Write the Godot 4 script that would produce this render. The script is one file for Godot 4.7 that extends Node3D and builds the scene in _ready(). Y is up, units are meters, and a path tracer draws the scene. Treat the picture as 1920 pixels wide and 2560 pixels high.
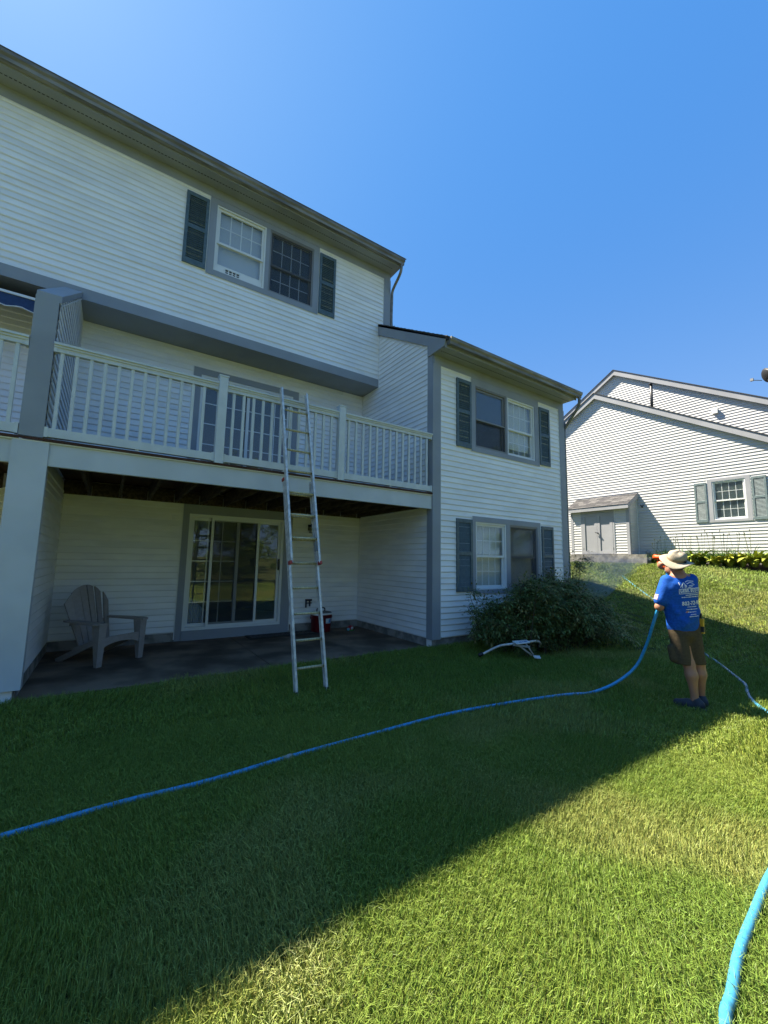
extends Node3D

var rng := RandomNumberGenerator.new()
var M := {}
var taken := {}
const ZU := -1.879
const ZB := -2.528
const XN := 11.7
const SLAB := -0.13
const COURSE := 0.1016

# ------------------------------------------------------------------ naming
func numbered(called: String) -> String:
	var n: int = taken.get(called, 0)
	taken[called] = n + 1
	return called if n == 0 else "%s_%03d" % [called, n]

func tag(o: Node, label: String, category: String, group := "") -> Node:
	o.set_meta("label", label)
	o.set_meta("category", category)
	if group != "":
		o.set_meta("group", group)
	return o

func thing(called: String, label: String, category: String, at := Vector3.ZERO, turn := 0.0, group := "") -> Node3D:
	var o := Node3D.new()
	o.name = numbered(called)
	add_child(o)
	o.position = at
	o.rotation.y = turn
	tag(o, label, category, group)
	return o

# ------------------------------------------------------------------ mesh helpers
func flat() -> SurfaceTool:
	var st := SurfaceTool.new()
	st.begin(Mesh.PRIMITIVE_TRIANGLES)
	st.set_smooth_group(-1)
	return st

func smooth() -> SurfaceTool:
	var st := SurfaceTool.new()
	st.begin(Mesh.PRIMITIVE_TRIANGLES)
	st.set_smooth_group(0)
	return st

func tri(st: SurfaceTool, a: Vector3, b: Vector3, c: Vector3) -> void:
	st.add_vertex(a); st.add_vertex(b); st.add_vertex(c)

func quad(st: SurfaceTool, a: Vector3, b: Vector3, c: Vector3, d: Vector3) -> void:
	tri(st, a, b, c); tri(st, a, c, d)

func hexa(st: SurfaceTool, p: Array) -> void:
	# p: 0..3 bottom ring, 4..7 top ring (counter-clockwise from above)
	quad(st, p[0], p[1], p[2], p[3])
	quad(st, p[7], p[6], p[5], p[4])
	for i in 4:
		var j := (i + 1) % 4
		quad(st, p[j], p[i], p[i + 4], p[j + 4])

func box(st: SurfaceTool, a: Vector3, b: Vector3) -> void:
	var lo := Vector3(min(a.x, b.x), min(a.y, b.y), min(a.z, b.z))
	var hi := Vector3(max(a.x, b.x), max(a.y, b.y), max(a.z, b.z))
	hexa(st, [Vector3(lo.x, lo.y, hi.z), Vector3(hi.x, lo.y, hi.z), Vector3(hi.x, lo.y, lo.z), Vector3(lo.x, lo.y, lo.z),
		Vector3(lo.x, hi.y, hi.z), Vector3(hi.x, hi.y, hi.z), Vector3(hi.x, hi.y, lo.z), Vector3(lo.x, hi.y, lo.z)])

func obox(st: SurfaceTool, xf: Transform3D, s: Vector3, ch := 0.0) -> void:
	# box of size s about the transform's origin; ch chamfers the four long (y) edges
	var h := s * 0.5
	if ch <= 0.0:
		var p := []
		for y in [-h.y, h.y]:
			for q in [Vector2(-h.x, h.z), Vector2(h.x, h.z), Vector2(h.x, -h.z), Vector2(-h.x, -h.z)]:
				p.append(xf * Vector3(q.x, y, q.y))
		hexa(st, p)
		return
	var ring := [Vector2(-h.x + ch, h.z), Vector2(h.x - ch, h.z), Vector2(h.x, h.z - ch), Vector2(h.x, -h.z + ch),
		Vector2(h.x - ch, -h.z), Vector2(-h.x + ch, -h.z), Vector2(-h.x, -h.z + ch), Vector2(-h.x, h.z - ch)]
	for i in 8:
		var a: Vector2 = ring[i]
		var b: Vector2 = ring[(i + 1) % 8]
		quad(st, xf * Vector3(b.x, -h.y, b.y), xf * Vector3(a.x, -h.y, a.y), xf * Vector3(a.x, h.y, a.y), xf * Vector3(b.x, h.y, b.y))
	for i in range(1, 7):
		var a: Vector2 = ring[0]
		var b: Vector2 = ring[i]
		var c: Vector2 = ring[i + 1]
		tri(st, xf * Vector3(a.x, h.y, a.y), xf * Vector3(c.x, h.y, c.y), xf * Vector3(b.x, h.y, b.y))
		tri(st, xf * Vector3(a.x, -h.y, a.y), xf * Vector3(b.x, -h.y, b.y), xf * Vector3(c.x, -h.y, c.y))

func along(a: Vector3, b: Vector3, side := Vector3.RIGHT) -> Transform3D:
	# y axis from a to b, centred between them
	var y := (b - a).normalized()
	var z := side.cross(y).normalized()
	var x := y.cross(z).normalized()
	return Transform3D(Basis(x, y, z), (a + b) * 0.5)

func bar(st: SurfaceTool, a: Vector3, b: Vector3, w: float, d: float, side := Vector3.RIGHT, ch := 0.0) -> void:
	obox(st, along(a, b, side), Vector3(w, a.distance_to(b), d), ch)

func tube(st: SurfaceTool, pts: Array, r, sides := 8) -> void:
	var n := pts.size()
	var prev := Vector3.ZERO
	var rings := []
	for i in n:
		var t: Vector3 = (pts[min(i + 1, n - 1)] - pts[max(i - 1, 0)]).normalized()
		var u := t.cross(Vector3.UP if abs(t.y) < 0.95 else Vector3.RIGHT).normalized() if i == 0 else (prev - t * prev.dot(t)).normalized()
		prev = u
		var v := t.cross(u)
		var rr: float = r[i] if r is Array else r
		var ring := []
		for k in sides:
			var an := TAU * k / sides
			ring.append(pts[i] + (u * cos(an) + v * sin(an)) * rr)
		rings.append(ring)
	for i in n - 1:
		for k in sides:
			var l := (k + 1) % sides
			quad(st, rings[i][k], rings[i + 1][k], rings[i + 1][l], rings[i][l])
	for k in range(1, sides - 1):
		tri(st, rings[0][0], rings[0][k], rings[0][k + 1])
		tri(st, rings[n - 1][0], rings[n - 1][k + 1], rings[n - 1][k])

func spline(ctrl: Array, per := 6) -> Array:
	var out := []
	var n := ctrl.size()
	for i in n - 1:
		for k in per:
			out.append((ctrl[i] as Vector3).cubic_interpolate(ctrl[i + 1], ctrl[max(i - 1, 0)], ctrl[min(i + 2, n - 1)], float(k) / per))
	out.append(ctrl[n - 1])
	return out

func lathe(st: SurfaceTool, prof: Array, xf := Transform3D.IDENTITY, sides := 20, sx := 1.0, sz := 1.0) -> void:
	for i in prof.size() - 1:
		for k in sides:
			var a0 := TAU * k / sides
			var a1 := TAU * (k + 1) / sides
			var p: Vector2 = prof[i]
			var q: Vector2 = prof[i + 1]
			quad(st, xf * Vector3(p.x * cos(a0) * sx, p.y, p.x * sin(a0) * sz), xf * Vector3(q.x * cos(a0) * sx, q.y, q.x * sin(a0) * sz),
				xf * Vector3(q.x * cos(a1) * sx, q.y, q.x * sin(a1) * sz), xf * Vector3(p.x * cos(a1) * sx, p.y, p.x * sin(a1) * sz))

func put(called: String, st: SurfaceTool, m: Material, parent: Node, smoothed := false) -> MeshInstance3D:
	if smoothed:
		st.index()
	st.generate_normals()
	var o := MeshInstance3D.new()
	o.mesh = st.commit()
	o.material_override = m
	o.name = called if parent != self else numbered(called)
	o.cast_shadow = GeometryInstance3D.SHADOW_CASTING_SETTING_ON
	parent.add_child(o, true)
	return o

func bx(called: String, a: Vector3, b: Vector3, m: Material, parent: Node) -> MeshInstance3D:
	var st := flat()
	box(st, a, b)
	return put(called, st, m, parent)

func structure(o: Node) -> Node:
	o.set_meta("kind", "structure")
	return o

func stuff(o: Node) -> Node:
	o.set_meta("kind", "stuff")
	return o

# ------------------------------------------------------------------ materials
func lin(r: float, g: float, b: float) -> Color:
	return Color(r, g, b).linear_to_srgb()

func noisy(c: Color, amp: float, freq: float, sz := 256, octaves := 4, other = null) -> NoiseTexture2D:
	var f := FastNoiseLite.new()
	f.seed = rng.randi() % 10000
	f.frequency = freq
	f.fractal_octaves = octaves
	var g := Gradient.new()
	var d: Color = other if other != null else Color(c.r * (1 + amp), c.g * (1 + amp), c.b * (1 + amp))
	g.set_color(0, lin(c.r * (1 - amp), c.g * (1 - amp), c.b * (1 - amp)))
	g.set_color(1, lin(min(d.r, 0.95), min(d.g, 0.95), min(d.b, 0.95)))
	g.set_offset(0, 0.25)
	g.set_offset(1, 0.75)
	var t := NoiseTexture2D.new()
	t.width = sz
	t.height = sz
	t.seamless = true
	t.noise = f
	t.color_ramp = g
	return t

func plain(r: float, g: float, b: float, rough := 0.6, spec := 0.5) -> StandardMaterial3D:
	var m := StandardMaterial3D.new()
	m.albedo_color = lin(r, g, b)
	m.roughness = rough
	m.metallic_specular = spec
	return m

func grained(r: float, g: float, b: float, amp: float, freq: float, scale: Vector3, rough := 0.6, spec := 0.5, other = null) -> StandardMaterial3D:
	var m := StandardMaterial3D.new()
	m.albedo_texture = noisy(Color(r, g, b), amp, freq, 256, 4, other)
	m.uv1_triplanar = true
	m.uv1_world_triplanar = true
	m.uv1_scale = scale
	m.roughness = rough
	m.metallic_specular = spec
	return m

func bumped(m: StandardMaterial3D, freq: float, strength: float) -> StandardMaterial3D:
	var f := FastNoiseLite.new()
	f.seed = rng.randi() % 10000
	f.frequency = freq
	f.fractal_octaves = 4
	var t := NoiseTexture2D.new()
	t.width = 256
	t.height = 256
	t.seamless = true
	t.noise = f
	t.as_normal_map = true
	t.bump_strength = strength
	m.normal_enabled = true
	m.normal_texture = t
	return m

func make_materials() -> void:
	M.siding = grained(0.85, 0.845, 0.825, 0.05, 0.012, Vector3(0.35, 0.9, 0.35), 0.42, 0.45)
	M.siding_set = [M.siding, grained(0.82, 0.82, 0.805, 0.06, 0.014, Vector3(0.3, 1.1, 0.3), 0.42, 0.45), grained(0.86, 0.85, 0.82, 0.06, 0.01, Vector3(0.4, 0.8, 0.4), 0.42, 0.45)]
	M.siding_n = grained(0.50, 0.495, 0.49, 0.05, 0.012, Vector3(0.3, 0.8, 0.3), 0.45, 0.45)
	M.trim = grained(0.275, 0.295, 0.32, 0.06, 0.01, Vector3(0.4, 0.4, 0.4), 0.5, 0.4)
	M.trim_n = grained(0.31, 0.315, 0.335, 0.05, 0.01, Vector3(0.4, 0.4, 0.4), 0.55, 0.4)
	M.coil = bumped(grained(0.52, 0.55, 0.565, 0.05, 0.008, Vector3(0.5, 0.5, 0.5), 0.3, 0.5), 0.006, 1.2)
	M.rail = grained(0.56, 0.59, 0.585, 0.04, 0.02, Vector3(0.8, 0.8, 0.8), 0.4, 0.5)
	M.jtrim = plain(0.72, 0.72, 0.7, 0.45)
	M.sash = plain(0.7, 0.71, 0.69, 0.35)
	M.sash_dark = plain(0.2, 0.2, 0.2, 0.4)
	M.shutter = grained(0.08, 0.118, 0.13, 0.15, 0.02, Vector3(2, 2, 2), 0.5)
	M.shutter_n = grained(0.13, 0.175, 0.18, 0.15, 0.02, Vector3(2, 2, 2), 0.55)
	M.gutter = grained(0.18, 0.178, 0.165, 0.35, 0.02, Vector3(0.25, 1.2, 1.2), 0.5)
	M.shingle = []
	for c in [Color(0.075, 0.074, 0.076), Color(0.105, 0.102, 0.104), Color(0.135, 0.13, 0.13), Color(0.09, 0.087, 0.092)]:
		M.shingle.append(grained(c.r, c.g, c.b, 0.35, 0.12, Vector3(3, 3, 3), 0.95, 0.2))
	M.concrete = grained(0.165, 0.115, 0.078, 0.4, 0.012, Vector3(0.35, 0.35, 0.35), 0.9, 0.3)
	M.foundation = grained(0.24, 0.225, 0.2, 0.3, 0.02, Vector3(0.8, 0.8, 0.8), 0.9, 0.3)
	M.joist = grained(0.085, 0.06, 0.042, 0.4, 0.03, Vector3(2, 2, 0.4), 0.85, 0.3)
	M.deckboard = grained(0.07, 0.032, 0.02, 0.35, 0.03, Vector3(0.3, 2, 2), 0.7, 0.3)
	M.hanger = plain(0.3, 0.3, 0.29, 0.5)
	M.alu = grained(0.58, 0.56, 0.52, 0.22, 0.03, Vector3(1.5, 1.5, 1.5), 0.38, 0.5)
	M.alu.metallic = 0.3
	M.rung = grained(0.5, 0.43, 0.25, 0.35, 0.05, Vector3(3, 3, 3), 0.5)
	M.black = plain(0.012, 0.012, 0.013, 0.5)
	M.iron = plain(0.02, 0.02, 0.022, 0.45)
	M.white = plain(0.74, 0.74, 0.72, 0.4)
	M.room = plain(0.3, 0.28, 0.25, 0.9)
	M.room_floor = plain(0.12, 0.09, 0.06, 0.7)
	M.shade = grained(0.6, 0.6, 0.52, 0.05, 0.03, Vector3(1, 6, 1), 0.8)
	M.curtain = plain(0.5, 0.52, 0.55, 0.85)
	var gl := StandardMaterial3D.new()
	gl.albedo_color = Color(0.6, 0.7, 0.7, 0.08)
	gl.transparency = BaseMaterial3D.TRANSPARENCY_ALPHA
	gl.roughness = 0.0
	gl.metallic_specular = 0.9
	M.glass = gl
	var sc := StandardMaterial3D.new()
	sc.albedo_color = Color(0.2, 0.2, 0.2, 0.45)
	sc.transparency = BaseMaterial3D.TRANSPARENCY_ALPHA
	sc.roughness = 0.8
	M.screen = sc

# ------------------------------------------------------------------ siding
func clip_poly(poly: Array, planes: Array) -> Array:
	for h in planes:
		var out := []
		for i in poly.size():
			var a: Vector2 = poly[i]
			var b: Vector2 = poly[(i + 1) % poly.size()]
			var da: float = h[0] * a.x + h[1] * a.y - h[2]
			var db: float = h[0] * b.x + h[1] * b.y - h[2]
			if da <= 0:
				out.append(a)
			if (da < 0 and db > 0) or (da > 0 and db < 0):
				out.append(a.lerp(b, da / (da - db)))
		poly = out
		if poly.size() < 3:
			return []
	return poly

func course_piece(st: SurfaceTool, poly: Array, yk: float, O: Vector3, D: Vector3, N: Vector3, lap: float) -> void:
	# sloping face, rounded-under butt edge, thin lip and the open gap behind it
	var roll := 0.015
	var tuck := lap * 0.62
	var edge := []
	for half in 2:
		var pl := clip_poly(poly, [[0.0, -1.0, -(yk + roll)]] if half == 0 else [[0.0, 1.0, yk + roll]])
		if pl.size() < 3:
			continue
		var pts := []
		for p in pl:
			var t: float = clampf((p.y - yk) / COURSE, 0.0, 1.0)
			var off: float = 0.002 + lap * (1.0 - t)
			if half == 1:
				off -= tuck * pow(1.0 - clampf((p.y - yk) / roll, 0.0, 1.0), 1.0)
			pts.append(O + D * p.x + Vector3.UP * p.y + N * off)
		for i in range(1, pts.size() - 1):
			tri(st, pts[0], pts[i + 1], pts[i])
		if half == 1:
			for i in pl.size():
				var j := (i + 1) % pl.size()
				if absf(pl[i].y - yk) < 0.0005 and absf(pl[j].y - yk) < 0.0005:
					edge.append([pts[i], pts[j]])
	for e in edge:
		var back := N * (lap - tuck + 0.002)
		quad(st, e[0], e[1], e[1] - back + Vector3.UP * 0.02, e[0] - back + Vector3.UP * 0.02)

func siding(parent: Node, O: Vector3, D: Vector3, N: Vector3, u0: float, u1: float, y0: float, y1: float, opens := [], planes := [], m = null, lap := 0.017, seam := 0.0) -> int:
	var count := 0
	var k := 0
	var sr := RandomNumberGenerator.new()
	sr.seed = 9 + int(u1 * 100)
	while y0 + k * COURSE < y1 - 0.004:
		var yk := y0 + k * COURSE
		var yh: float = min(yk + COURSE, y1)
		k += 1
		var cuts := [u0, u1]
		for o in opens:
			if o[2] < yh - 0.002 and o[3] > yk + 0.002:
				for v in [o[0], o[1]]:
					if v > u0 and v < u1:
						cuts.append(v)
		var joint := -999.0
		if seam > 0.0 and sr.randf() < seam:
			joint = sr.randf_range(u0 + 0.5, u1 - 0.5)
			cuts.append(joint)
		cuts.sort()
		var st: SurfaceTool = null
		var proud := sr.randf() * 0.0016
		var bm: Material = M.siding_set[sr.randi() % 3] if m == M.siding else m
		for i in cuts.size() - 1:
			var ua: float = cuts[i]
			if absf(ua - joint) < 0.0001:
				proud += 0.0024
				if st != null:
					put("siding_board", st, bm, parent)
					count += 1
					st = null
				bm = M.siding_set[sr.randi() % 3] if m == M.siding else m
			var ub: float = cuts[i + 1]
			if ub - ua < 0.004:
				continue
			var spans := [[yk, yh]]
			for o in opens:
				if o[0] <= ua + 0.001 and o[1] >= ub - 0.001:
					var nx := []
					for s in spans:
						if o[2] > s[0] + 0.002:
							nx.append([s[0], min(s[1], o[2])])
						if o[3] < s[1] - 0.002:
							nx.append([max(s[0], o[3]), s[1]])
						if o[3] <= s[0] or o[2] >= s[1]:
							nx = [s]
					spans = nx
			var any := false
			for s in spans:
				if s[1] - s[0] < 0.004:
					continue
				var poly := clip_poly([Vector2(ua, s[0]), Vector2(ub, s[0]), Vector2(ub, s[1]), Vector2(ua, s[1])], planes)
				if poly.size() < 3:
					continue
				if st == null:
					st = flat()
				course_piece(st, poly, yk, O + N * proud, D, N, lap)
				any = true
			if not any and st != null:
				put("siding_board", st, bm, parent)
				count += 1
				st = null
		if st != null:
			put("siding_board", st, bm, parent)
			count += 1
	return count

func core(called: String, O: Vector3, D: Vector3, N: Vector3, u0: float, u1: float, y0: float, y1: float, opens: Array, thick: float, m: Material, parent: Node, planes := []) -> MeshInstance3D:
	# the wall behind the boards: a slab with its openings left open
	var st := flat()
	var us := [u0, u1]
	var ys := [y0, y1]
	for o in opens:
		us.append_array([clampf(o[0], u0, u1), clampf(o[1], u0, u1)])
		ys.append_array([clampf(o[2], y0, y1), clampf(o[3], y0, y1)])
	us.sort()
	ys.sort()
	for i in us.size() - 1:
		for j in ys.size() - 1:
			var cu: float = (us[i] + us[i + 1]) * 0.5
			var cy: float = (ys[j] + ys[j + 1]) * 0.5
			if us[i + 1] - us[i] < 0.001 or ys[j + 1] - ys[j] < 0.001:
				continue
			var hole := false
			for o in opens:
				if cu > o[0] and cu < o[1] and cy > o[2] and cy < o[3]:
					hole = true
			if hole:
				continue
			var poly := clip_poly([Vector2(us[i], ys[j]), Vector2(us[i + 1], ys[j]), Vector2(us[i + 1], ys[j + 1]), Vector2(us[i], ys[j + 1])], planes)
			if poly.size() < 3:
				continue
			var f := []
			var b := []
			for p in poly:
				f.append(O + D * p.x + Vector3.UP * p.y)
				b.append(O + D * p.x + Vector3.UP * p.y - N * thick)
			for q in range(1, poly.size() - 1):
				tri(st, f[0], f[q + 1], f[q])
				tri(st, b[0], b[q], b[q + 1])
			for q in poly.size():
				var r := (q + 1) % poly.size()
				quad(st, f[q], f[r], b[r], b[q])
	return put(called, st, m, parent)

func panel(called: String, O: Vector3, D: Vector3, N: Vector3, u0: float, u1: float, y0: float, y1: float, n0: float, n1: float, m: Material, parent: Node) -> MeshInstance3D:
	var a := O + D * u0 + Vector3.UP * y0 + N * n0
	var b := O + D * u1 + Vector3.UP * y1 + N * n1
	return bx(called, a, b, m, parent)

func ring(st: SurfaceTool, O: Vector3, D: Vector3, N: Vector3, u0: float, u1: float, y0: float, y1: float, w: float, n0: float, n1: float) -> void:
	var p := func(u, y, n): return O + D * u + Vector3.UP * y + N * n
	box(st, p.call(u0, y0, n0), p.call(u0 + w, y1, n1))
	box(st, p.call(u1 - w, y0, n0), p.call(u1, y1, n1))
	box(st, p.call(u0 + w, y0, n0), p.call(u1 - w, y0 + w, n1))
	box(st, p.call(u0 + w, y1 - w, n0), p.call(u1 - w, y1, n1))

func sash_unit(win: Node, O: Vector3, D: Vector3, N: Vector3, u0: float, u1: float, y0: float, y1: float, ym: float, o := {}) -> void:
	var fm: Material = o.get("frame", M.sash)
	var lift: float = o.get("lift", 0.0)
	var st := flat()
	ring(st, O, D, N, u0, u1, y0, y1, 0.03, -0.075, 0.012)
	put("frame", st, fm, win)
	var w := 0.042
	for k in 2:
		var a: float = ym - 0.02 if k == 0 else y0 + 0.03 + lift
		var b: float = y1 - 0.03 if k == 0 else ym + 0.02
		var n := -0.018 if k == 0 else -0.046
		st = flat()
		ring(st, O, D, N, u0 + 0.03, u1 - 0.03, a, b, w, n - 0.024, n)
		put("sash", st, fm, win)
		st = flat()
		var g := n - 0.012
		var q := [O + D * (u0 + 0.03 + w) + Vector3.UP * (a + w) + N * g, O + D * (u1 - 0.03 - w) + Vector3.UP * (a + w) + N * g,
			O + D * (u1 - 0.03 - w) + Vector3.UP * (b - w) + N * g, O + D * (u0 + 0.03 + w) + Vector3.UP * (b - w) + N * g]
		quad(st, q[3], q[2], q[1], q[0])
		put("pane", st, M.glass, win)
		st = flat()
		quad(st, q[3] - N * 0.014, q[2] - N * 0.014, q[1] - N * 0.014, q[0] - N * 0.014)
		put("pane", st, M.glass, win)
		if o.get("grille", [true, true])[k]:
			var cols: int = o.get("cols", 4)
			var ua := u0 + 0.03 + w
			var ub := u1 - 0.03 - w
			for c in range(1, cols):
				var cu: float = lerp(ua, ub, float(c) / cols)
				panel("muntin", O, D, N, cu - 0.008, cu + 0.008, a + w, b - w, g - 0.009, g - 0.003, o.get("muntin", fm), win)
			panel("muntin", O, D, N, ua, ub, (a + b) / 2 - 0.008, (a + b) / 2 + 0.008, g - 0.0085, g - 0.0035, o.get("muntin", fm), win)
	if o.has("shade"):
		var sy: float = o.get("shade_to", y0 + 0.03)
		panel("blind", O, D, N, u0 + 0.04, u1 - 0.04, sy, y1 - 0.03, -0.13, -0.122, o.shade, win)
	if o.get("screen", false):
		st = flat()
		var ya: float = y0 + 0.02
		var yb: float = y1 - 0.02 if o.get("full_screen", false) else ym
		quad(st, O + D * (u0 + 0.02) + Vector3.UP * ya + N * -0.004, O + D * (u0 + 0.02) + Vector3.UP * yb + N * -0.004, O + D * (u1 - 0.02) + Vector3.UP * yb + N * -0.004, O + D * (u1 - 0.02) + Vector3.UP * ya + N * -0.004)
		put("insect_screen", st, M.screen, win)
		st = flat()
		ring(st, O, D, N, u0 + 0.012, u1 - 0.012, ya, yb, 0.022, -0.009, 0.004)
		put("screen_frame", st, o.get("screen_frame", fm), win)

func window_trim(win: Node, O: Vector3, D: Vector3, N: Vector3, u0: float, u1: float, y0: float, y1: float, iu: Array, iy0: float, iy1: float, m: Material) -> void:
	# flat boards round the unit; iu are the openings' u ranges
	var n0 := -0.05
	var n1 := 0.024
	panel("head_trim", O, D, N, u0, u1, iy1, y1, n0, n1, m, win)
	panel("sill_trim", O, D, N, u0, u1, y0, iy0, n0, n1 + 0.006, m, win)
	panel("side_trim", O, D, N, u0, iu[0][0], iy0, iy1, n0, n1, m, win)
	panel("side_trim", O, D, N, iu[-1][1], u1, iy0, iy1, n0, n1, m, win)
	for i in iu.size() - 1:
		panel("mullion", O, D, N, iu[i][1], iu[i + 1][0], iy0, iy1, n0, n1 - 0.004, m, win)
	# pale channel the boards slip into
	var st := flat()
	var c := 0.012
	var p := func(u, y, n): return O + D * u + Vector3.UP * y + N * n
	box(st, p.call(u0 - c, y0 - c, 0.0), p.call(u0 - 0.001, y1, 0.02))
	box(st, p.call(u1 + 0.001, y0 - c, 0.0), p.call(u1 + c, y1, 0.02))
	box(st, p.call(u0 - 0.001, y0 - c, 0.0), p.call(u1 + 0.001, y0 - 0.001, 0.02))
	put("siding_channel", st, M.jtrim, win)

func shutter(parent: Node, O: Vector3, D: Vector3, N: Vector3, u0: float, u1: float, y0: float, y1: float, m: Material) -> void:
	var sh := Node3D.new()
	sh.name = "shutter"
	parent.add_child(sh, true)
	var w := 0.05
	var ym: float = y0 + (y1 - y0) * 0.52
	var st := flat()
	var n0 := 0.012
	var n1 := 0.042
	ring(st, O, D, N, u0, u1, y0, y1, w, n0, n1)
	var p := func(u, y, n): return O + D * u + Vector3.UP * y + N * n
	box(st, p.call(u0 + w, ym - 0.035, n0), p.call(u1 - w, ym + 0.035, n1))
	box(st, p.call(u0 + w, y0 + w, n0), p.call(u1 - w, y0 + 0.09, n1))
	box(st, p.call(u0 + w, y1 - 0.07, n0), p.call(u1 - w, y1 - w, n1))
	box(st, p.call(u0 + w, y0 + 0.09, n0 - 0.002), p.call(u1 - w, y1 - 0.07, n0 + 0.003))
	put("shutter_frame", st, m, sh)
	st = flat()
	for seg in [[y0 + 0.09, ym - 0.035], [ym + 0.035, y1 - 0.07]]:
		var n := int((seg[1] - seg[0]) / 0.036)
		for i in n:
			var y: float = lerp(seg[0], seg[1], float(i) / n)
			var q: float = y + 0.036
			quad(st, p.call(u0 + w, y, n1 - 0.006), p.call(u0 + w, q, n0 + 0.006), p.call(u1 - w, q, n0 + 0.006), p.call(u1 - w, y, n1 - 0.006))
			quad(st, p.call(u0 + w, y, n1 - 0.006), p.call(u1 - w, y, n1 - 0.006), p.call(u1 - w, y + 0.004, n0 + 0.004), p.call(u0 + w, y + 0.004, n0 + 0.004))
	stuff(put("louvers", st, m, sh))

func soffit_vents(parent: Node, a: Vector3, b: Vector3, n: int) -> void:
	var st := flat()
	for i in n:
		var p := a.lerp(b, (i + 0.5) / n)
		var l := a.distance_to(b) / n * 0.3
		box(st, p + Vector3(-l, -0.002, -0.006), p + Vector3(l, 0.003, 0.006))
	stuff(put("soffit_vent_slots", st, M.black, parent))

func gutter_run(called: String, x0: float, x1: float, y: float, z: float, parent: Node, m: Material) -> void:
	# K-style trough: profile in (z,y) from the back top round to the front lip
	var prof := [Vector2(0, 0.115), Vector2(0, 0.0), Vector2(0.075, 0.0), Vector2(0.083, 0.045), Vector2(0.11, 0.075), Vector2(0.117, 0.118), Vector2(0.105, 0.124)]
	var st := flat()
	for i in prof.size() - 1:
		var a: Vector2 = prof[i]
		var b: Vector2 = prof[i + 1]
		quad(st, Vector3(x0, y + a.y, z + a.x), Vector3(x1, y + a.y, z + a.x), Vector3(x1, y + b.y, z + b.x), Vector3(x0, y + b.y, z + b.x))
	for x in [x0, x1]:
		for i in range(1, prof.size() - 1):
			tri(st, Vector3(x, y + prof[0].y, z + prof[0].x), Vector3(x, y + prof[i].y, z + prof[i].x), Vector3(x, y + prof[i + 1].y, z + prof[i + 1].x))
	var g := put(called, st, m, parent)
	var sx := x0 + 1.5
	while sx < x1:
		st = flat()
		for i in range(1, prof.size() - 1):
			var a: Vector2 = prof[i] * 1.0
			var b: Vector2 = prof[i + 1]
			var o := Vector2(0.003, -0.003)
			quad(st, Vector3(sx, y + a.y + o.y, z + a.x + o.x), Vector3(sx + 0.03, y + a.y + o.y, z + a.x + o.x), Vector3(sx + 0.03, y + b.y + o.y, z + b.x + o.x), Vector3(sx, y + b.y + o.y, z + b.x + o.x))
		put("gutter_seam", st, m, g)
		sx += 3.05

func shingle_roof(called: String, parent: Node, x0: float, x1: float, lo: Vector2, hi: Vector2, thick: float) -> void:
	# lo/hi are (z, y) of the eave and the top edge of the roof's upper face
	var st := flat()
	var t := Vector2(0, -thick)
	var q := func(x, p): return Vector3(x, p.y, p.x)
	hexa(st, [q.call(x0, lo + t), q.call(x1, lo + t), q.call(x1, hi + t), q.call(x0, hi + t), q.call(x0, lo), q.call(x1, lo), q.call(x1, hi), q.call(x0, hi)])
	var r := put(called, st, M.shingle[0], parent)
	var len := lo.distance_to(hi)
	var dir := (hi - lo) / len
	var nrm := Vector2(-dir.y, dir.x) if dir.x > 0 else Vector2(dir.y, -dir.x)
	if nrm.y < 0:
		nrm = -nrm
	var n := int(len / 0.145)
	for i in n:
		var a: Vector2 = lo + dir * (i * 0.145 - 0.02)
		var b: Vector2 = lo + dir * (i * 0.145 + 0.15)
		st = flat()
		var ax := x0 - 0.015 - rng.randf() * 0.012
		var bx_ := x1 + 0.015
		hexa(st, [q.call(ax, a + nrm * 0.001), q.call(bx_, a + nrm * 0.001), q.call(bx_, b), q.call(ax, b), q.call(ax, a + nrm * 0.016), q.call(bx_, a + nrm * 0.016), q.call(bx_, b + nrm * 0.003), q.call(ax, b + nrm * 0.003)])
		put("shingle_course", st, M.shingle[rng.randi() % 4], r)

# ------------------------------------------------------------------ ground
func sstep(a: float, b: float, x: float) -> float:
	var t := clampf((x - a) / (b - a), 0.0, 1.0)
	return t * t * (3 - 2 * t)

var gnoise := FastNoiseLite.new()

func ground(x: float, z: float) -> float:
	var p := x - 0.8 * z + 0.3
	var y := -0.2 + 1.5 * sstep(1.5, 11.5, p)
	y += 0.06 * sstep(0.9, 0.1, z) * sstep(3.0, 1.0, p)
	y += gnoise.get_noise_2d(x * 18.0, z * 18.0) * 0.018
	if z < -0.2 and x < -0.1:
		y -= 0.12
	var far := sstep(9.0, 40.0, z)
	y += far * 1.6
	return y

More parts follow.
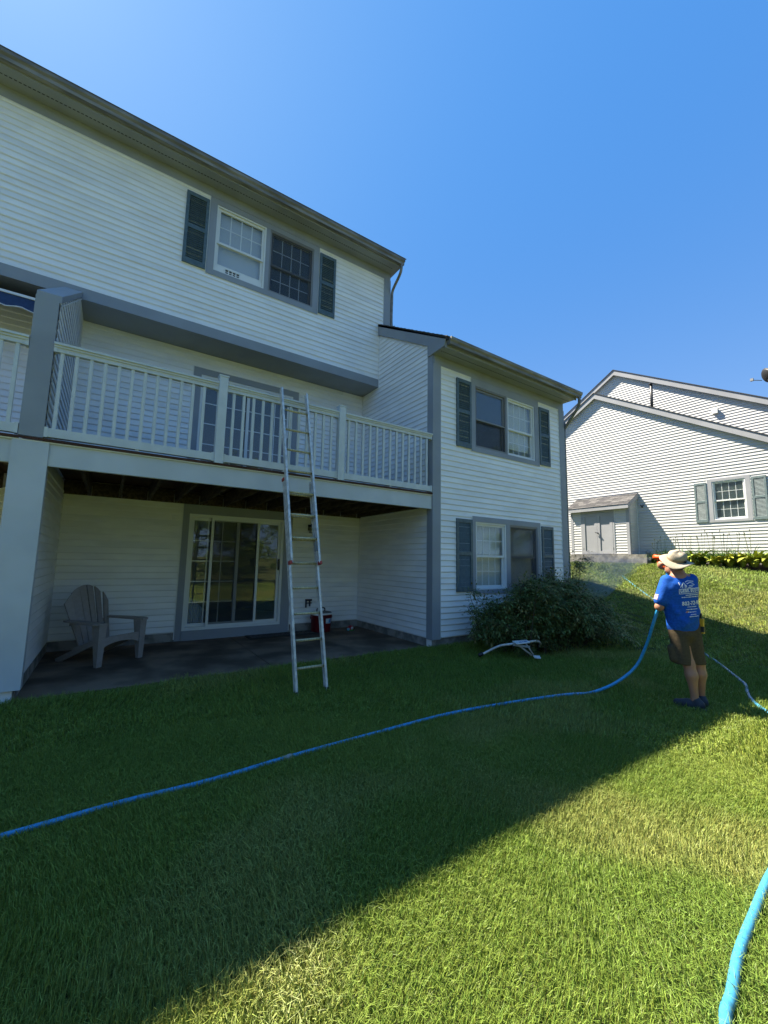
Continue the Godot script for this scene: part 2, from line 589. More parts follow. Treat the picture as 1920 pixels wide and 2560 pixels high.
func build_ground() -> void:
	var xs := []
	var v := -140.0
	while v < 140.0:
		xs.append(v)
		var d: float = abs(v - 2.0)
		v += 0.12 if d < 7.0 else (0.35 if d < 12 else (1.5 if d < 30 else 12.0))
	xs.append(140.0)
	var zs := []
	v = -140.0
	while v < 140.0:
		zs.append(v)
		var d: float = abs(v - 2.0)
		v += 0.12 if d < 4.5 else (0.35 if d < 9 else (1.5 if d < 30 else 12.0))
	zs.append(140.0)
	# the soil and thatch that the blades stand in
	var st := smooth()
	for x in xs:
		for z in zs:
			st.add_vertex(Vector3(x, ground(x, z), z))
	var n := zs.size()
	for i in xs.size() - 1:
		for j in n - 1:
			var a := i * n + j
			for q in [a, a + n, a + n + 1, a, a + n + 1, a + 1]:
				st.add_index(q)
	st.generate_normals()
	var o := MeshInstance3D.new()
	o.mesh = st.commit()
	o.material_override = grained(0.065, 0.085, 0.026, 0.4, 0.05, Vector3(1.5, 1.5, 1.5), 0.95, 0.15, Color(0.12, 0.125, 0.05))
	o.name = "lawn"
	add_child(o)
	structure(o)

# ------------------------------------------------------------------ the townhouse
func room(parent: Node, a: Vector3, b: Vector3) -> void:
	# a dim room behind the glass, open towards +z
	var st := flat()
	quad(st, Vector3(a.x, a.y, a.z), Vector3(b.x, a.y, a.z), Vector3(b.x, b.y, a.z), Vector3(a.x, b.y, a.z))
	quad(st, Vector3(a.x, a.y, b.z), Vector3(a.x, a.y, a.z), Vector3(a.x, b.y, a.z), Vector3(a.x, b.y, b.z))
	quad(st, Vector3(b.x, a.y, b.z), Vector3(b.x, a.y, a.z), Vector3(b.x, b.y, a.z), Vector3(b.x, b.y, b.z))
	quad(st, Vector3(a.x, b.y, b.z), Vector3(b.x, b.y, b.z), Vector3(b.x, b.y, a.z), Vector3(a.x, b.y, a.z))
	quad(st, Vector3(a.x, a.y, b.z), Vector3(b.x, a.y, b.z), Vector3(b.x, a.y, a.z), Vector3(a.x, a.y, a.z))
	put("room", st, M.room, parent)

func sliding_door(house: Node, O: Vector3, u0: float, u1: float, y0: float, y1: float, right_grille: bool, screen: bool) -> void:
	var D := Vector3.RIGHT
	var N := Vector3.BACK
	var dr := Node3D.new()
	dr.name = "sliding_door"
	house.add_child(dr, true)
	var st := flat()
	ring(st, O, D, N, u0, u1, y0, y1, 0.05, -0.1, 0.012)
	put("door_frame", st, M.sash, dr)
	var um: float = (u0 + u1) / 2
	for k in 2:
		var a: float = u0 + 0.045 if k == 0 else um - 0.03
		var b: float = um + 0.03 if k == 0 else u1 - 0.045
		var n := -0.075 if k == 0 else -0.035
		st = flat()
		ring(st, O, D, N, a, b, y0 + 0.05, y1 - 0.05, 0.055, n - 0.03, n)
		put("door_panel", st, M.sash, dr)
		st = flat()
		var g: float = n - 0.015
		quad(st, O + D * (a + 0.055) + Vector3.UP * (y1 - 0.105) + N * g, O + D * (b - 0.055) + Vector3.UP * (y1 - 0.105) + N * g, O + D * (b - 0.055) + Vector3.UP * (y0 + 0.105) + N * g, O + D * (a + 0.055) + Vector3.UP * (y0 + 0.105) + N * g)
		put("pane", st, M.glass, dr)
		st = flat()
		g -= 0.016
		quad(st, O + D * (a + 0.055) + Vector3.UP * (y1 - 0.105) + N * g, O + D * (b - 0.055) + Vector3.UP * (y1 - 0.105) + N * g, O + D * (b - 0.055) + Vector3.UP * (y0 + 0.105) + N * g, O + D * (a + 0.055) + Vector3.UP * (y0 + 0.105) + N * g)
		put("pane", st, M.glass, dr)
		g += 0.016
		if k == 0 or right_grille:
			for c in [1, 2]:
				var cu: float = lerp(a + 0.055, b - 0.055, c / 3.0)
				panel("muntin", O, D, N, cu - 0.009, cu + 0.009, y0 + 0.105, y1 - 0.105, g - 0.012, g - 0.004, M.sash, dr)
			for r in [1, 2, 3, 4]:
				var cy: float = lerp(y0 + 0.105, y1 - 0.105, r / 5.0)
				panel("muntin", O, D, N, a + 0.055, b - 0.055, cy - 0.009, cy + 0.009, g - 0.0115, g - 0.0045, M.sash, dr)
	panel("door_handle", O, D, N, u1 - 0.085, u1 - 0.06, 1.05 + y0, 1.27 + y0, -0.034, 0.0, M.black, dr)
	if screen:
		var a: float = u0 + 0.385
		var b: float = a + 0.89
		st = flat()
		ring(st, O, D, N, a, b, y0 + 0.035, y1 - 0.045, 0.045, -0.024, -0.004)
		put("screen_frame", st, M.sash, dr)
		st = flat()
		quad(st, O + D * (a + 0.03) + Vector3.UP * (y1 - 0.06) + N * -0.012, O + D * (b - 0.03) + Vector3.UP * (y1 - 0.06) + N * -0.012, O + D * (b - 0.03) + Vector3.UP * (y0 + 0.05) + N * -0.012, O + D * (a + 0.03) + Vector3.UP * (y0 + 0.05) + N * -0.012)
		put("insect_screen", st, M.screen, dr)

func build_house() -> void:
	var h := thing("townhouse", "white clapboard townhouse with grey trim, dark shutters and projecting two storey wing", "house")
	var D := Vector3.RIGHT
	var N := Vector3.BACK
	var up := Vector3.UP
	var O: Vector3
	# ---- patio level back wall
	O = Vector3(0, 0, ZB)
	var door1 := [-3.633, -1.604, -0.2, 2.294]
	var w := core("patio_wall", O, D, N, -5.34, 0.0, -0.3, 2.45, [[-3.5285, -1.7736, 0.034, 2.084]], 0.14, M.siding, h)
	siding(w, O, D, N, -5.335, -0.005, 0.0156, 2.30, [door1], [], M.siding, 0.017, 0.35)
	panel("base_strip", O, D, N, -5.34, 0, -0.14, 0.012, 0.001, 0.012, M.foundation, h)
	var dt: Material = M.trim
	panel("door_trim", O, D, N, -3.633, -3.5285, -0.13, 2.294, 0.0, 0.026, dt, h)
	panel("door_trim", O, D, N, -1.7736, -1.604, -0.13, 2.294, 0.0, 0.026, dt, h)
	panel("door_trim", O, D, N, -3.5285, -1.7736, 2.084, 2.294, 0.0, 0.025, dt, h)
	panel("door_sill", O, D, N, -3.5285, -1.7736, -0.13, 0.034, 0.0, 0.05, dt, h)
	panel("siding_channel", O, D, N, -3.648, -3.634, -0.1, 2.3, 0.0, 0.022, M.jtrim, h)
	panel("siding_channel", O, D, N, -1.603, -1.589, -0.1, 2.3, 0.0, 0.022, M.jtrim, h)
	panel("siding_channel", O, D, N, -5.339, -5.325, 0.0, 2.3, 0.0, 0.02, M.jtrim, h)
	panel("siding_channel", O, D, N, -0.03, -0.001, 0.0, 2.3, 0.0, 0.02, M.jtrim, h)
	sliding_door(h, O, -3.5285, -1.7736, 0.034, 2.084, false, true)
	room(h, Vector3(-5.3, -0.1, -6.5), Vector3(-0.05, 2.4, ZB - 0.14))
	# curtain gathered inside, at the foot of the left door panel
	var st := flat()
	for i in 14:
		var a := -3.45 + i * 0.022
		var za := ZB - 0.22 + (0.02 if i % 2 == 0 else -0.02)
		var zb := ZB - 0.22 + (0.02 if i % 2 == 1 else -0.02)
		quad(st, Vector3(a, 0.1, za), Vector3(a + 0.022, 0.1, zb), Vector3(a + 0.022, 0.62 - 0.02 * i, zb), Vector3(a, 0.62 - 0.02 * (i - 1), za))
	put("curtain", st, M.curtain, h)
	# ---- deck level back wall
	var door2 := [-3.64, -1.592, 2.4, 4.828]
	w = core("deck_wall", O, D, N, -5.34, 0.0, 2.451, 5.3, [[-3.508, -1.709, 2.53, 4.71]], 0.14, M.siding, h)
	siding(w, O, D, N, -5.335, -0.005, 2.5, 5.125, [door2], [], M.siding, 0.017, 0.3)
	panel("door_trim", O, D, N, -3.64, -3.508, 2.5, 4.828, 0.0, 0.026, dt, h)
	panel("door_trim", O, D, N, -1.709, -1.592, 2.5, 4.828, 0.0, 0.026, dt, h)
	panel("door_trim", O, D, N, -3.508, -1.709, 4.71, 4.828, 0.0, 0.025, dt, h)
	panel("siding_channel", O, D, N, -3.654, -3.641, 2.5, 4.842, 0.0, 0.022, M.jtrim, h)
	panel("siding_channel", O, D, N, -1.591, -1.578, 2.5, 4.842, 0.0, 0.022, M.jtrim, h)
	panel("siding_channel", O, D, N, -3.641, -1.591, 4.829, 4.842, 0.0, 0.022, M.jtrim, h)
	panel("siding_channel", O, D, N, -0.028, -0.001, 2.5, 5.12, 0.0, 0.02, M.jtrim, h)
	sliding_door(h, O, -3.508, -1.709, 2.53, 4.71, true, false)
	room(h, Vector3(-5.3, 2.5, -6.5), Vector3(-0.05, 5.0, ZB - 0.14))
	# ---- upper storey
	O = Vector3(0, 0, ZU)
	var win3 := [-3.664, -1.529, 6.298, 7.82]
	w = core("upper_wall", O, D, N, -9.0, 0.263, 5.128, 8.0, [[-3.545, -1.65, 6.40, 7.69]], 0.14, M.siding, h)
	siding(w, O, D, N, -8.9, 0.095, 5.305, 7.81, [win3], [], M.siding, 0.017, 0.5)
	panel("band_board", O, D, N, -9.0, -0.002, 5.127, 5.305, 0.001, 0.035, M.trim, h)
	panel("frieze_board", O, D, N, -9.0, 0.263, 7.795, 7.968, 0.001, 0.026, M.trim, h)
	panel("corner_board", O, D, N, 0.095, 0.275, 5.3, 7.795, 0.001, 0.026, M.trim, h)
	panel("siding_channel", O, D, N, 0.08, 0.094, 5.3, 7.795, 0.0, 0.02, M.jtrim, h)
	panel("siding_channel", O, D, N, -9.0, 0.094, 7.782, 7.794, 0.0, 0.02, M.jtrim, h)
	bx("overhang_soffit", Vector3(-9.0, 5.127, ZB - 0.1), Vector3(-0.002, 5.15, ZU - 0.001), M.trim, h)
	var win := Node3D.new()
	win.name = "window"
	h.add_child(win, true)
	window_trim(win, O, D, N, -3.664, -1.529, 6.298, 7.79, [[-3.545, -2.64], [-2.565, -1.65]], 6.40, 7.69, M.trim)
	sash_unit(win, O, D, N, -3.545, -2.64, 6.40, 7.69, 6.99, {"lift": 0.115, "grille": [true, false], "shade": M.curtain})
	sash_unit(win, O, D, N, -2.565, -1.65, 6.40, 7.69, 6.99, {"frame": M.sash_dark, "screen": true, "full_screen": true, "screen_frame": M.sash_dark, "muntin": M.sash})
	# white vent panel fitted under the raised sash
	panel("vent_panel", O, D, N, -3.51, -2.67, 6.43, 6.545, -0.05, -0.03, M.white, win)
	st = flat()
	for r in 2:
		for c in 4:
			var a := -3.33 + c * 0.065
			box(st, Vector3(a, 6.45 + r * 0.045, ZU - 0.028), Vector3(a + 0.045, 6.48 + r * 0.045, ZU - 0.0265))
	stuff(put("vent_slots", st, M.iron, win))
	st = flat()
	ring(st, O, D, N, -3.35, -3.06, 6.435, 6.54, 0.012, -0.03, -0.022)
	put("vent_frame", st, M.white, win)
	shutter(h, O, D, N, -4.05, -3.68, 6.34, 7.69, M.shutter)
	shutter(h, O, D, N, -1.517, -1.148, 6.34, 7.68, M.shutter)
	room(h, Vector3(-5.3, 5.4, -6.5), Vector3(0.1, 7.9, ZU - 0.14))
	# upper eave
	bx("eave_soffit", Vector3(-9.0, 7.969, ZU - 0.1), Vector3(0.34, 7.985, -1.545), M.trim, h)
	bx("fascia_board", Vector3(-9.0, 7.955, -1.544), Vector3(0.36, 8.13, -1.522), M.trim, h)
	soffit_vents(h, Vector3(-9.0, 7.968, -1.68), Vector3(0.2, 7.968, -1.68), 180)
	gutter_run("gutter", -9.0, 0.36, 7.982, -1.521, h, M.gutter)
	shingle_roof("roof", h, -9.0, 0.4, Vector2(-1.46, 8.15), Vector2(-6.0, 10.87), 0.06)
	shingle_roof("roof", h, -9.0, 0.4, Vector2(-10.6, 8.1), Vector2(-6.0, 10.87), 0.06)
	core("gable_wall", Vector3(0.263, 0, 0), Vector3.FORWARD, D, -ZU + 0.02, 10.1, -0.3, 11.0, [], 0.14, M.siding, h, [[-0.6, 1.0, 8.13 - 1.54 * 0.6 - 0.1], [0.6, 1.0, 10.75 + 6.0 * 0.6]])
	core("end_wall", Vector3(-9.0, 0, 0), Vector3.FORWARD, -D, -ZB + 0.02, 10.1, -0.3, 11.0, [], 0.14, M.siding, h, [[-0.6, 1.0, 8.13 - 1.54 * 0.6 - 0.1], [0.6, 1.0, 10.75 + 6.0 * 0.6]])
	core("rear_wall", Vector3(0, 0, -10.1), D, -N, -9.0, 4.0, -0.3, 7.9, [], 0.14, M.siding, h)
	# ---- projecting wing
	O = Vector3.ZERO
	var wl := [0.9646, 3.0165, 0.735, 2.179]
	var wh := [0.954, 3.0517, 3.4366, 4.93]
	w = core("wing_front_wall", O, D, N, 0.02, 3.99, 0.0, 5.1, [[1.045, 2.91, 0.805, 2.075], [1.056, 2.912, 3.53, 4.77]], 0.14, M.siding, h)
	siding(w, O, D, N, 0.165, 3.825, 0.005, 4.922, [wl, wh], [], M.siding, 0.017, 0.25)
	panel("foundation", O, D, N, 0.005, 4.0, -0.5, 0.001, -0.15, -0.012, M.foundation, h)
	panel("frieze_board", O, D, N, 0.0, 4.006, 4.92, 5.088, 0.001, 0.026, M.trim, h)
	panel("corner_board", O, D, N, -0.024, 0.163, -0.013, 4.92, 0.001, 0.026, M.trim, h)
	panel("corner_board", O, D, N, 3.827, 4.03, 0.0, 4.92, 0.001, 0.026, M.trim, h)
	panel("siding_channel", O, D, N, 0.164, 0.177, 0.0, 4.92, 0.0, 0.02, M.jtrim, h)
	panel("siding_channel", O, D, N, 3.812, 3.826, 0.0, 4.92, 0.0, 0.02, M.jtrim, h)
	panel("siding_channel", O, D, N, 0.177, 0.94, 4.906, 4.919, 0.0, 0.02, M.jtrim, h)
	panel("siding_channel", O, D, N, 3.066, 3.812, 4.906, 4.919, 0.0, 0.02, M.jtrim, h)
	win = Node3D.new()
	win.name = "window"
	h.add_child(win, true)
	window_trim(win, O, D, N, 0.9646, 3.0165, 0.735, 2.179, [[1.045, 1.914], [2.02, 2.91]], 0.805, 2.075, M.trim)
	sash_unit(win, O, D, N, 1.045, 1.914, 0.805, 2.075, 1.43, {"shade": M.shade})
	sash_unit(win, O, D, N, 2.02, 2.91, 0.805, 2.075, 1.43, {"frame": M.sash_dark, "grille": [false, false], "shade": M.shade, "screen": true, "full_screen": true})
	win = Node3D.new()
	win.name = "window"
	h.add_child(win, true)
	window_trim(win, O, D, N, 0.954, 3.0517, 3.4366, 4.919, [[1.056, 1.972], [2.015, 2.912]], 3.53, 4.77, M.trim)
	sash_unit(win, O, D, N, 1.056, 1.972, 3.53, 4.77, 4.11, {"frame": M.sash_dark, "grille": [false, false], "screen": true, "screen_frame": M.sash_dark})
	sash_unit(win, O, D, N, 2.015, 2.912, 3.53, 4.77, 4.11, {"shade": M.shade, "shade_to": 3.72, "cols": 4})
	shutter(h, O, D, N, 0.543, 0.942, 0.778, 2.104, M.shutter)
	shutter(h, O, D, N, 3.058, 3.46, 0.778, 2.112, M.shutter)
	shutter(h, O, D, N, 0.555, 0.939, 3.469, 4.803, M.shutter)
	shutter(h, O, D, N, 3.066, 3.438, 3.475, 4.80, M.shutter)
	room(h, Vector3(0.1, 0.0, -4.0), Vector3(3.95, 2.45, -0.14))
	room(h, Vector3(0.1, 2.6, -4.0), Vector3(3.95, 5.0, -0.14))
	# wing: side wall towards the patio
	O = Vector3(0, 0, 0)
	var DZ := Vector3.BACK
	w = core("wing_side_wall", O, DZ, -D, ZB, -0.02, -0.3, 6.6, [], 0.12, M.siding, h, [[0.595, 1.0, 5.25]])
	siding(w, O, DZ, -D, ZB + 0.005, -0.13, 0.0, 6.5, [[-3.0, ZU, 5.127, 9.0]], [[0.595, 1.0, 5.222]], M.siding)
	panel("base_strip", O, DZ, -D, ZB, -0.15, -0.16, -0.003, 0.001, 0.01, M.foundation, h)
	panel("corner_board", O, DZ, -D, -0.13, 0.0, -0.013, 5.1, 0.001, 0.024, M.trim, h)
	panel("siding_channel", O, DZ, -D, -0.145, -0.131, 0.0, 5.28, 0.0, 0.02, M.jtrim, h)
	panel("siding_channel", O, DZ, -D, ZU + 0.036, ZU + 0.055, 5.127, 6.3, 0.0, 0.02, M.jtrim, h)
	panel("siding_channel", O, DZ, -D, ZB, ZB + 0.028, 0.0, 5.12, 0.0, 0.02, M.jtrim, h)
	core("wing_far_wall", Vector3(4.006, 0, 0), DZ, D, -6.5, -0.02, -0.3, 9.3, [], 0.12, M.siding, h, [[0.6, 1.0, 5.25]])
	# rake board
	st = flat()
	var rk := [Vector2(ZU + 0.03, 6.60), Vector2(0.385, 5.232), Vector2(0.345, 5.107), Vector2(0.03, 5.092), Vector2(-0.115, 5.085), Vector2(-0.115, 5.305), Vector2(ZU + 0.03, 6.355)]
	for tri_i in [[0, 1, 5], [0, 5, 6], [1, 2, 3], [1, 3, 5], [3, 4, 5]]:
		for x in [-0.045, -0.026]:
			tri(st, Vector3(x, rk[tri_i[0]].y, rk[tri_i[0]].x), Vector3(x, rk[tri_i[1]].y, rk[tri_i[1]].x), Vector3(x, rk[tri_i[2]].y, rk[tri_i[2]].x))
	for i in rk.size():
		var a: Vector2 = rk[i]
		var b: Vector2 = rk[(i + 1) % rk.size()]
		quad(st, Vector3(-0.045, a.y, a.x), Vector3(-0.045, b.y, b.x), Vector3(-0.026, b.y, b.x), Vector3(-0.026, a.y, a.x))
	put("rake_board", st, M.trim, h)
	st = flat()
	quad(st, Vector3(-0.022, 6.30, ZU + 0.05), Vector3(-0.022, 5.285, -0.145), Vector3(-0.022, 5.27, -0.145), Vector3(-0.022, 6.285, ZU + 0.05))
	quad(st, Vector3(-0.022, 6.285, ZU + 0.05), Vector3(-0.022, 5.27, -0.145), Vector3(0.0, 5.27, -0.145), Vector3(0.0, 6.285, ZU + 0.05))
	put("siding_channel", st, M.jtrim, h)
	bx("eave_soffit", Vector3(-0.026, 5.089, -0.1), Vector3(4.0, 5.104, 0.34), M.trim, h)
	bx("fascia_board", Vector3(-0.026, 5.075, 0.341), Vector3(4.02, 5.2, 0.36), M.trim, h)
	soffit_vents(h, Vector3(0.0, 5.088, 0.2), Vector3(3.95, 5.088, 0.2), 78)
	gutter_run("gutter", 0.0, 4.08, 5.118, 0.372, h, M.gutter)
	shingle_roof("wing_roof", h, -0.045, 4.1, Vector2(0.42, 5.242), Vector2(ZU, 6.62), 0.05)
	shingle_roof("wing_roof", h, 0.28, 4.1, Vector2(ZU, 6.62), Vector2(-6.2, 9.2), 0.05)
	shingle_roof("wing_roof", h, 0.28, 4.1, Vector2(-10.6, 6.6), Vector2(-6.2, 9.2), 0.05)
	# downspouts
	st = smooth()
	tube(st, spline([Vector3(4.0, 5.12, 0.44), Vector3(4.01, 4.98, 0.43), Vector3(4.035, 4.86, 0.35), Vector3(4.06, 4.62, 0.12), Vector3(4.065, 4.5, 0.03), Vector3(4.065, 4.35, 0.0), Vector3(4.065, 0.6, 0.0)], 5), 0.034, 8)
	put("downspout", st, M.gutter, h, true)
	st = smooth()
	tube(st, spline([Vector3(0.30, 7.985, -1.47), Vector3(0.30, 7.86, -1.48), Vector3(0.305, 7.76, -1.56), Vector3(0.31, 7.60, -1.78), Vector3(0.312, 7.5, -1.845), Vector3(0.312, 7.35, -1.85), Vector3(0.312, 6.72, -1.85), Vector3(0.36, 6.65, -1.78)], 5), 0.032, 8)
	put("downspout", st, M.gutter, h, true)
	# ---- wing walls that part the decks
	O = Vector3(-5.34, 0, 0)
	w = core("party_wall", O, DZ, D, ZB, -0.02, -0.3, 2.44, [], 0.18, M.siding, h)
	siding(w, O, DZ, D, ZB + 0.005, -0.05, 0.0156, 2.30, [], [], M.siding)
	bx("base_strip", Vector3(-5.335, -0.16, ZB), Vector3(-5.328, 0.012, -0.05), M.foundation, h)
	w = core("party_wall", O, DZ, D, ZB, -0.02, 2.5, 5.3, [], 0.17, M.siding, h, [[0.6, 1.0, 4.06]])
	siding(w, O, DZ, D, ZB + 0.005, -0.02, 2.52, 5.3, [], [[0.6, 1.0, 4.03]], M.siding)
	st = flat()
	for x in [-5.53, -5.315]:
		quad(st, Vector3(x, 4.03, 0.01), Vector3(x, 4.11, 0.01), Vector3(x, 5.24, ZU + 0.03), Vector3(x, 5.16, ZU + 0.03))
	for y in [Vector2(4.03, 5.16), Vector2(4.11, 5.24)]:
		quad(st, Vector3(-5.53, y.x, 0.01), Vector3(-5.315, y.x, 0.01), Vector3(-5.315, y.y, ZU + 0.03), Vector3(-5.53, y.y, ZU + 0.03))
	quad(st, Vector3(-5.53, 4.03, 0.01), Vector3(-5.315, 4.03, 0.01), Vector3(-5.315, 4.11, 0.01), Vector3(-5.53, 4.11, 0.01))
	put("wall_cap", st, M.trim, h)
	st = flat()
	quad(st, Vector3(-5.318, 4.03, -0.03), Vector3(-5.318, 5.14, ZU + 0.03), Vector3(-5.318, 5.12, ZU + 0.03), Vector3(-5.318, 4.01, -0.03))
	quad(st, Vector3(-5.318, 4.01, -0.03), Vector3(-5.318, 5.12, ZU + 0.03), Vector3(-5.34, 5.12, ZU + 0.03), Vector3(-5.34, 4.01, -0.03))
	put("siding_channel", st, M.jtrim, h)
	bx("upper_pillar", Vector3(-5.535, 2.52, -0.05), Vector3(-5.336, 4.06, 0.012), M.trim, h)
	bx("lower_pillar", Vector3(-5.573, -0.015, -0.09), Vector3(-5.276, 2.4765, 0.02), M.coil, h)

func build_adjoining() -> void:
	# the next home in the row, past the party wall
	var h := thing("adjoining_townhouse", "white sided next home of the row, past the grey pillar", "house")
	var D := Vector3.RIGHT
	var N := Vector3.BACK
	var O := Vector3(0, 0, ZB)
	var w := core("patio_wall", O, D, N, -9.0, -5.53, -0.3, 2.45, [], 0.14, M.siding, h)
	siding(w, O, D, N, -9.0, -5.53, 0.0156, 2.3, [], [], M.siding)
	w = core("deck_wall", O, D, N, -9.0, -5.52, 2.451, 5.3, [], 0.14, M.siding, h)
	siding(w, O, D, N, -9.0, -5.52, 2.5, 5.125, [], [], M.siding)
	var a := thing("awning", "dark blue fabric awning with white scalloped edge behind grey pillar", "awning")
	var blue := grained(0.02, 0.05, 0.13, 0.1, 0.03, Vector3(2, 2, 2), 0.8)
	var st := flat()
	quad(st, Vector3(-9.0, 5.08, ZB + 0.03), Vector3(-5.56, 5.08, ZB + 0.03), Vector3(-5.56, 4.92, -1.83), Vector3(-9.0, 4.92, -1.83))
	quad(st, Vector3(-9.0, 5.085, ZB + 0.03), Vector3(-5.56, 5.085, ZB + 0.03), Vector3(-5.56, 4.925, -1.83), Vector3(-9.0, 4.925, -1.83))
	put("canopy", st, blue, a)
	bx("front_bar", Vector3(-9.0, 4.885, -1.845), Vector3(-5.56, 4.92, -1.815), M.white, a)
	st = flat()
	var edge := flat()
	var n := 60
	for i in n:
		var x0: float = lerp(-9.0, -5.56, float(i) / n)
		var x1: float = lerp(-9.0, -5.56, float(i + 1) / n)
		var y0 := 4.72 + 0.018 * cos(x0 * 21.0)
		var y1 := 4.72 + 0.018 * cos(x1 * 21.0)
		quad(st, Vector3(x0, 4.89, -1.83), Vector3(x1, 4.89, -1.83), Vector3(x1, y1, -1.83), Vector3(x0, y0, -1.83))
		quad(edge, Vector3(x0, y0 + 0.006, -1.827), Vector3(x1, y1 + 0.006, -1.827), Vector3(x1, y1 - 0.006, -1.827), Vector3(x0, y0 - 0.006, -1.827))
	put("valance", st, blue, a)
	put("piping", edge, M.white, a)

# ------------------------------------------------------------------ deck
func rail_bay(deck: Node, x0: float, x1: float, first: float, pitch: float) -> void:
	var z := -0.02
	var st := flat()
	box(st, Vector3(x0, 3.555, z - 0.055), Vector3(x1, 3.58, z + 0.055))
	box(st, Vector3(x0, 3.53, z - 0.04), Vector3(x1, 3.555, z + 0.04))
	box(st, Vector3(x0, 3.482, z - 0.028), Vector3(x1, 3.53, z + 0.028))
	put("top_rail", st, M.rail, deck)
	bx("bottom_rail", Vector3(x0, 2.537, z - 0.03), Vector3(x1, 2.631, z + 0.03), M.rail, deck)
	for x in [x0, x1]:
		var s := 1.0 if x == x0 else -1.0
		bx("rail_bracket", Vector3(x, 3.475, z - 0.034), Vector3(x + 0.03 * s, 3.535, z + 0.034), M.rail, deck)
		bx("rail_bracket", Vector3(x, 2.53, z - 0.036), Vector3(x + 0.03 * s, 2.64, z + 0.036), M.rail, deck)
	bx("rail_foot", Vector3((x0 + x1) / 2 - 0.02, 2.505, z - 0.02), Vector3((x0 + x1) / 2 + 0.02, 2.537, z + 0.02), M.rail, deck)
	var x := first
	while x < x1 - 0.05:
		st = flat()
		obox(st, Transform3D(Basis.IDENTITY, Vector3(x, (2.631 + 3.482) / 2, z)), Vector3(0.036, 3.482 - 2.631, 0.036), 0.004)
		put("baluster", st, M.rail, deck)
		x += pitch

func deck_post(deck: Node, x: float) -> void:
	var st := flat()
	obox(st, Transform3D(Basis.IDENTITY, Vector3(x, 3.08, -0.005)), Vector3(0.108, 1.15, 0.108), 0.006)
	var p := put("post", st, M.rail, deck)
	st = flat()
	obox(st, Transform3D(Basis.IDENTITY, Vector3(x, 3.664, -0.005)), Vector3(0.124, 0.02, 0.124), 0.004)
	for q in [[Vector3(-1, 0, 1), Vector3(1, 0, 1)], [Vector3(1, 0, 1), Vector3(1, 0, -1)], [Vector3(1, 0, -1), Vector3(-1, 0, -1)], [Vector3(-1, 0, -1), Vector3(-1, 0, 1)]]:
		var c := Vector3(x, 3.674, -0.005)
		tri(st, c + q[0] * 0.06, c + q[1] * 0.06, c + Vector3(0, 0.025, 0))
	put("post_cap", st, M.rail, p)

func build_deck() -> void:
	var d := thing("deck", "raised deck with pale grey baluster railing over the patio", "deck")
	bx("front_beam", Vector3(-5.275, 2.228, -0.06), Vector3(-0.026, 2.4765, 0.0), M.coil, d)
	bx("front_beam", Vector3(-9.0, 2.228, -0.06), Vector3(-5.574, 2.4765, 0.0), M.coil, d)
	bx("beam_flashing", Vector3(-9.0, 2.466, -0.05), Vector3(-0.027, 2.478, 0.021), M.jtrim, d)
	bx("ledger", Vector3(-5.335, 2.25, ZB + 0.03), Vector3(-0.026, 2.46, ZB + 0.068), M.joist, d)
	var z := ZB + 0.005
	while z < -0.1:
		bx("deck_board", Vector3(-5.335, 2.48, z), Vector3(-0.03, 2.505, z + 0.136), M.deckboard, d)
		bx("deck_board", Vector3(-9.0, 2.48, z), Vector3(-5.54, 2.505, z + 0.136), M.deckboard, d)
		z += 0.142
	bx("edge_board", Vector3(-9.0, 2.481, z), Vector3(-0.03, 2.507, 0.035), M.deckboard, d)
	var x := -5.0
	while x < -0.1:
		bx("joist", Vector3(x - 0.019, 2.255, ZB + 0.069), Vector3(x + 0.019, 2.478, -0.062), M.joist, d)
		var st := flat()
		box(st, Vector3(x - 0.024, 2.25, ZB + 0.07), Vector3(x - 0.0195, 2.40, ZB + 0.12))
		box(st, Vector3(x + 0.0195, 2.25, ZB + 0.07), Vector3(x + 0.024, 2.40, ZB + 0.12))
		put("joist_hanger", st, M.hanger, d)
		x += 0.4064
	x = -8.9
	while x < -5.6:
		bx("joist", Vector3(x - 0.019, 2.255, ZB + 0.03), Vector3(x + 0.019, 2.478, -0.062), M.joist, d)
		x += 0.4064
	rail_bay(d, -5.335, -3.655, -5.26, 0.131)
	rail_bay(d, -3.545, -1.905, -3.45, 0.131)
	rail_bay(d, -1.795, -0.03, -1.707, 0.131)
	rail_bay(d, -9.0, -5.54, -8.9, 0.131)
	deck_post(d, -1.85)
	deck_post(d, -3.6)
	# patio slab
	var st := flat()
	box(st, Vector3(-5.335, -0.35, ZB + 0.02), Vector3(-2.72, SLAB, -0.06))
	box(st, Vector3(-2.708, -0.35, ZB + 0.02), Vector3(-0.016, SLAB, -0.1))
	box(st, Vector3(-9.0, -0.35, ZB + 0.02), Vector3(-5.53, SLAB, -0.06))
	box(st, Vector3(-5.3, -0.35, ZB + 0.03), Vector3(-0.02, SLAB - 0.012, -0.12))
	structure(put("patio_slab", st, M.concrete, self))

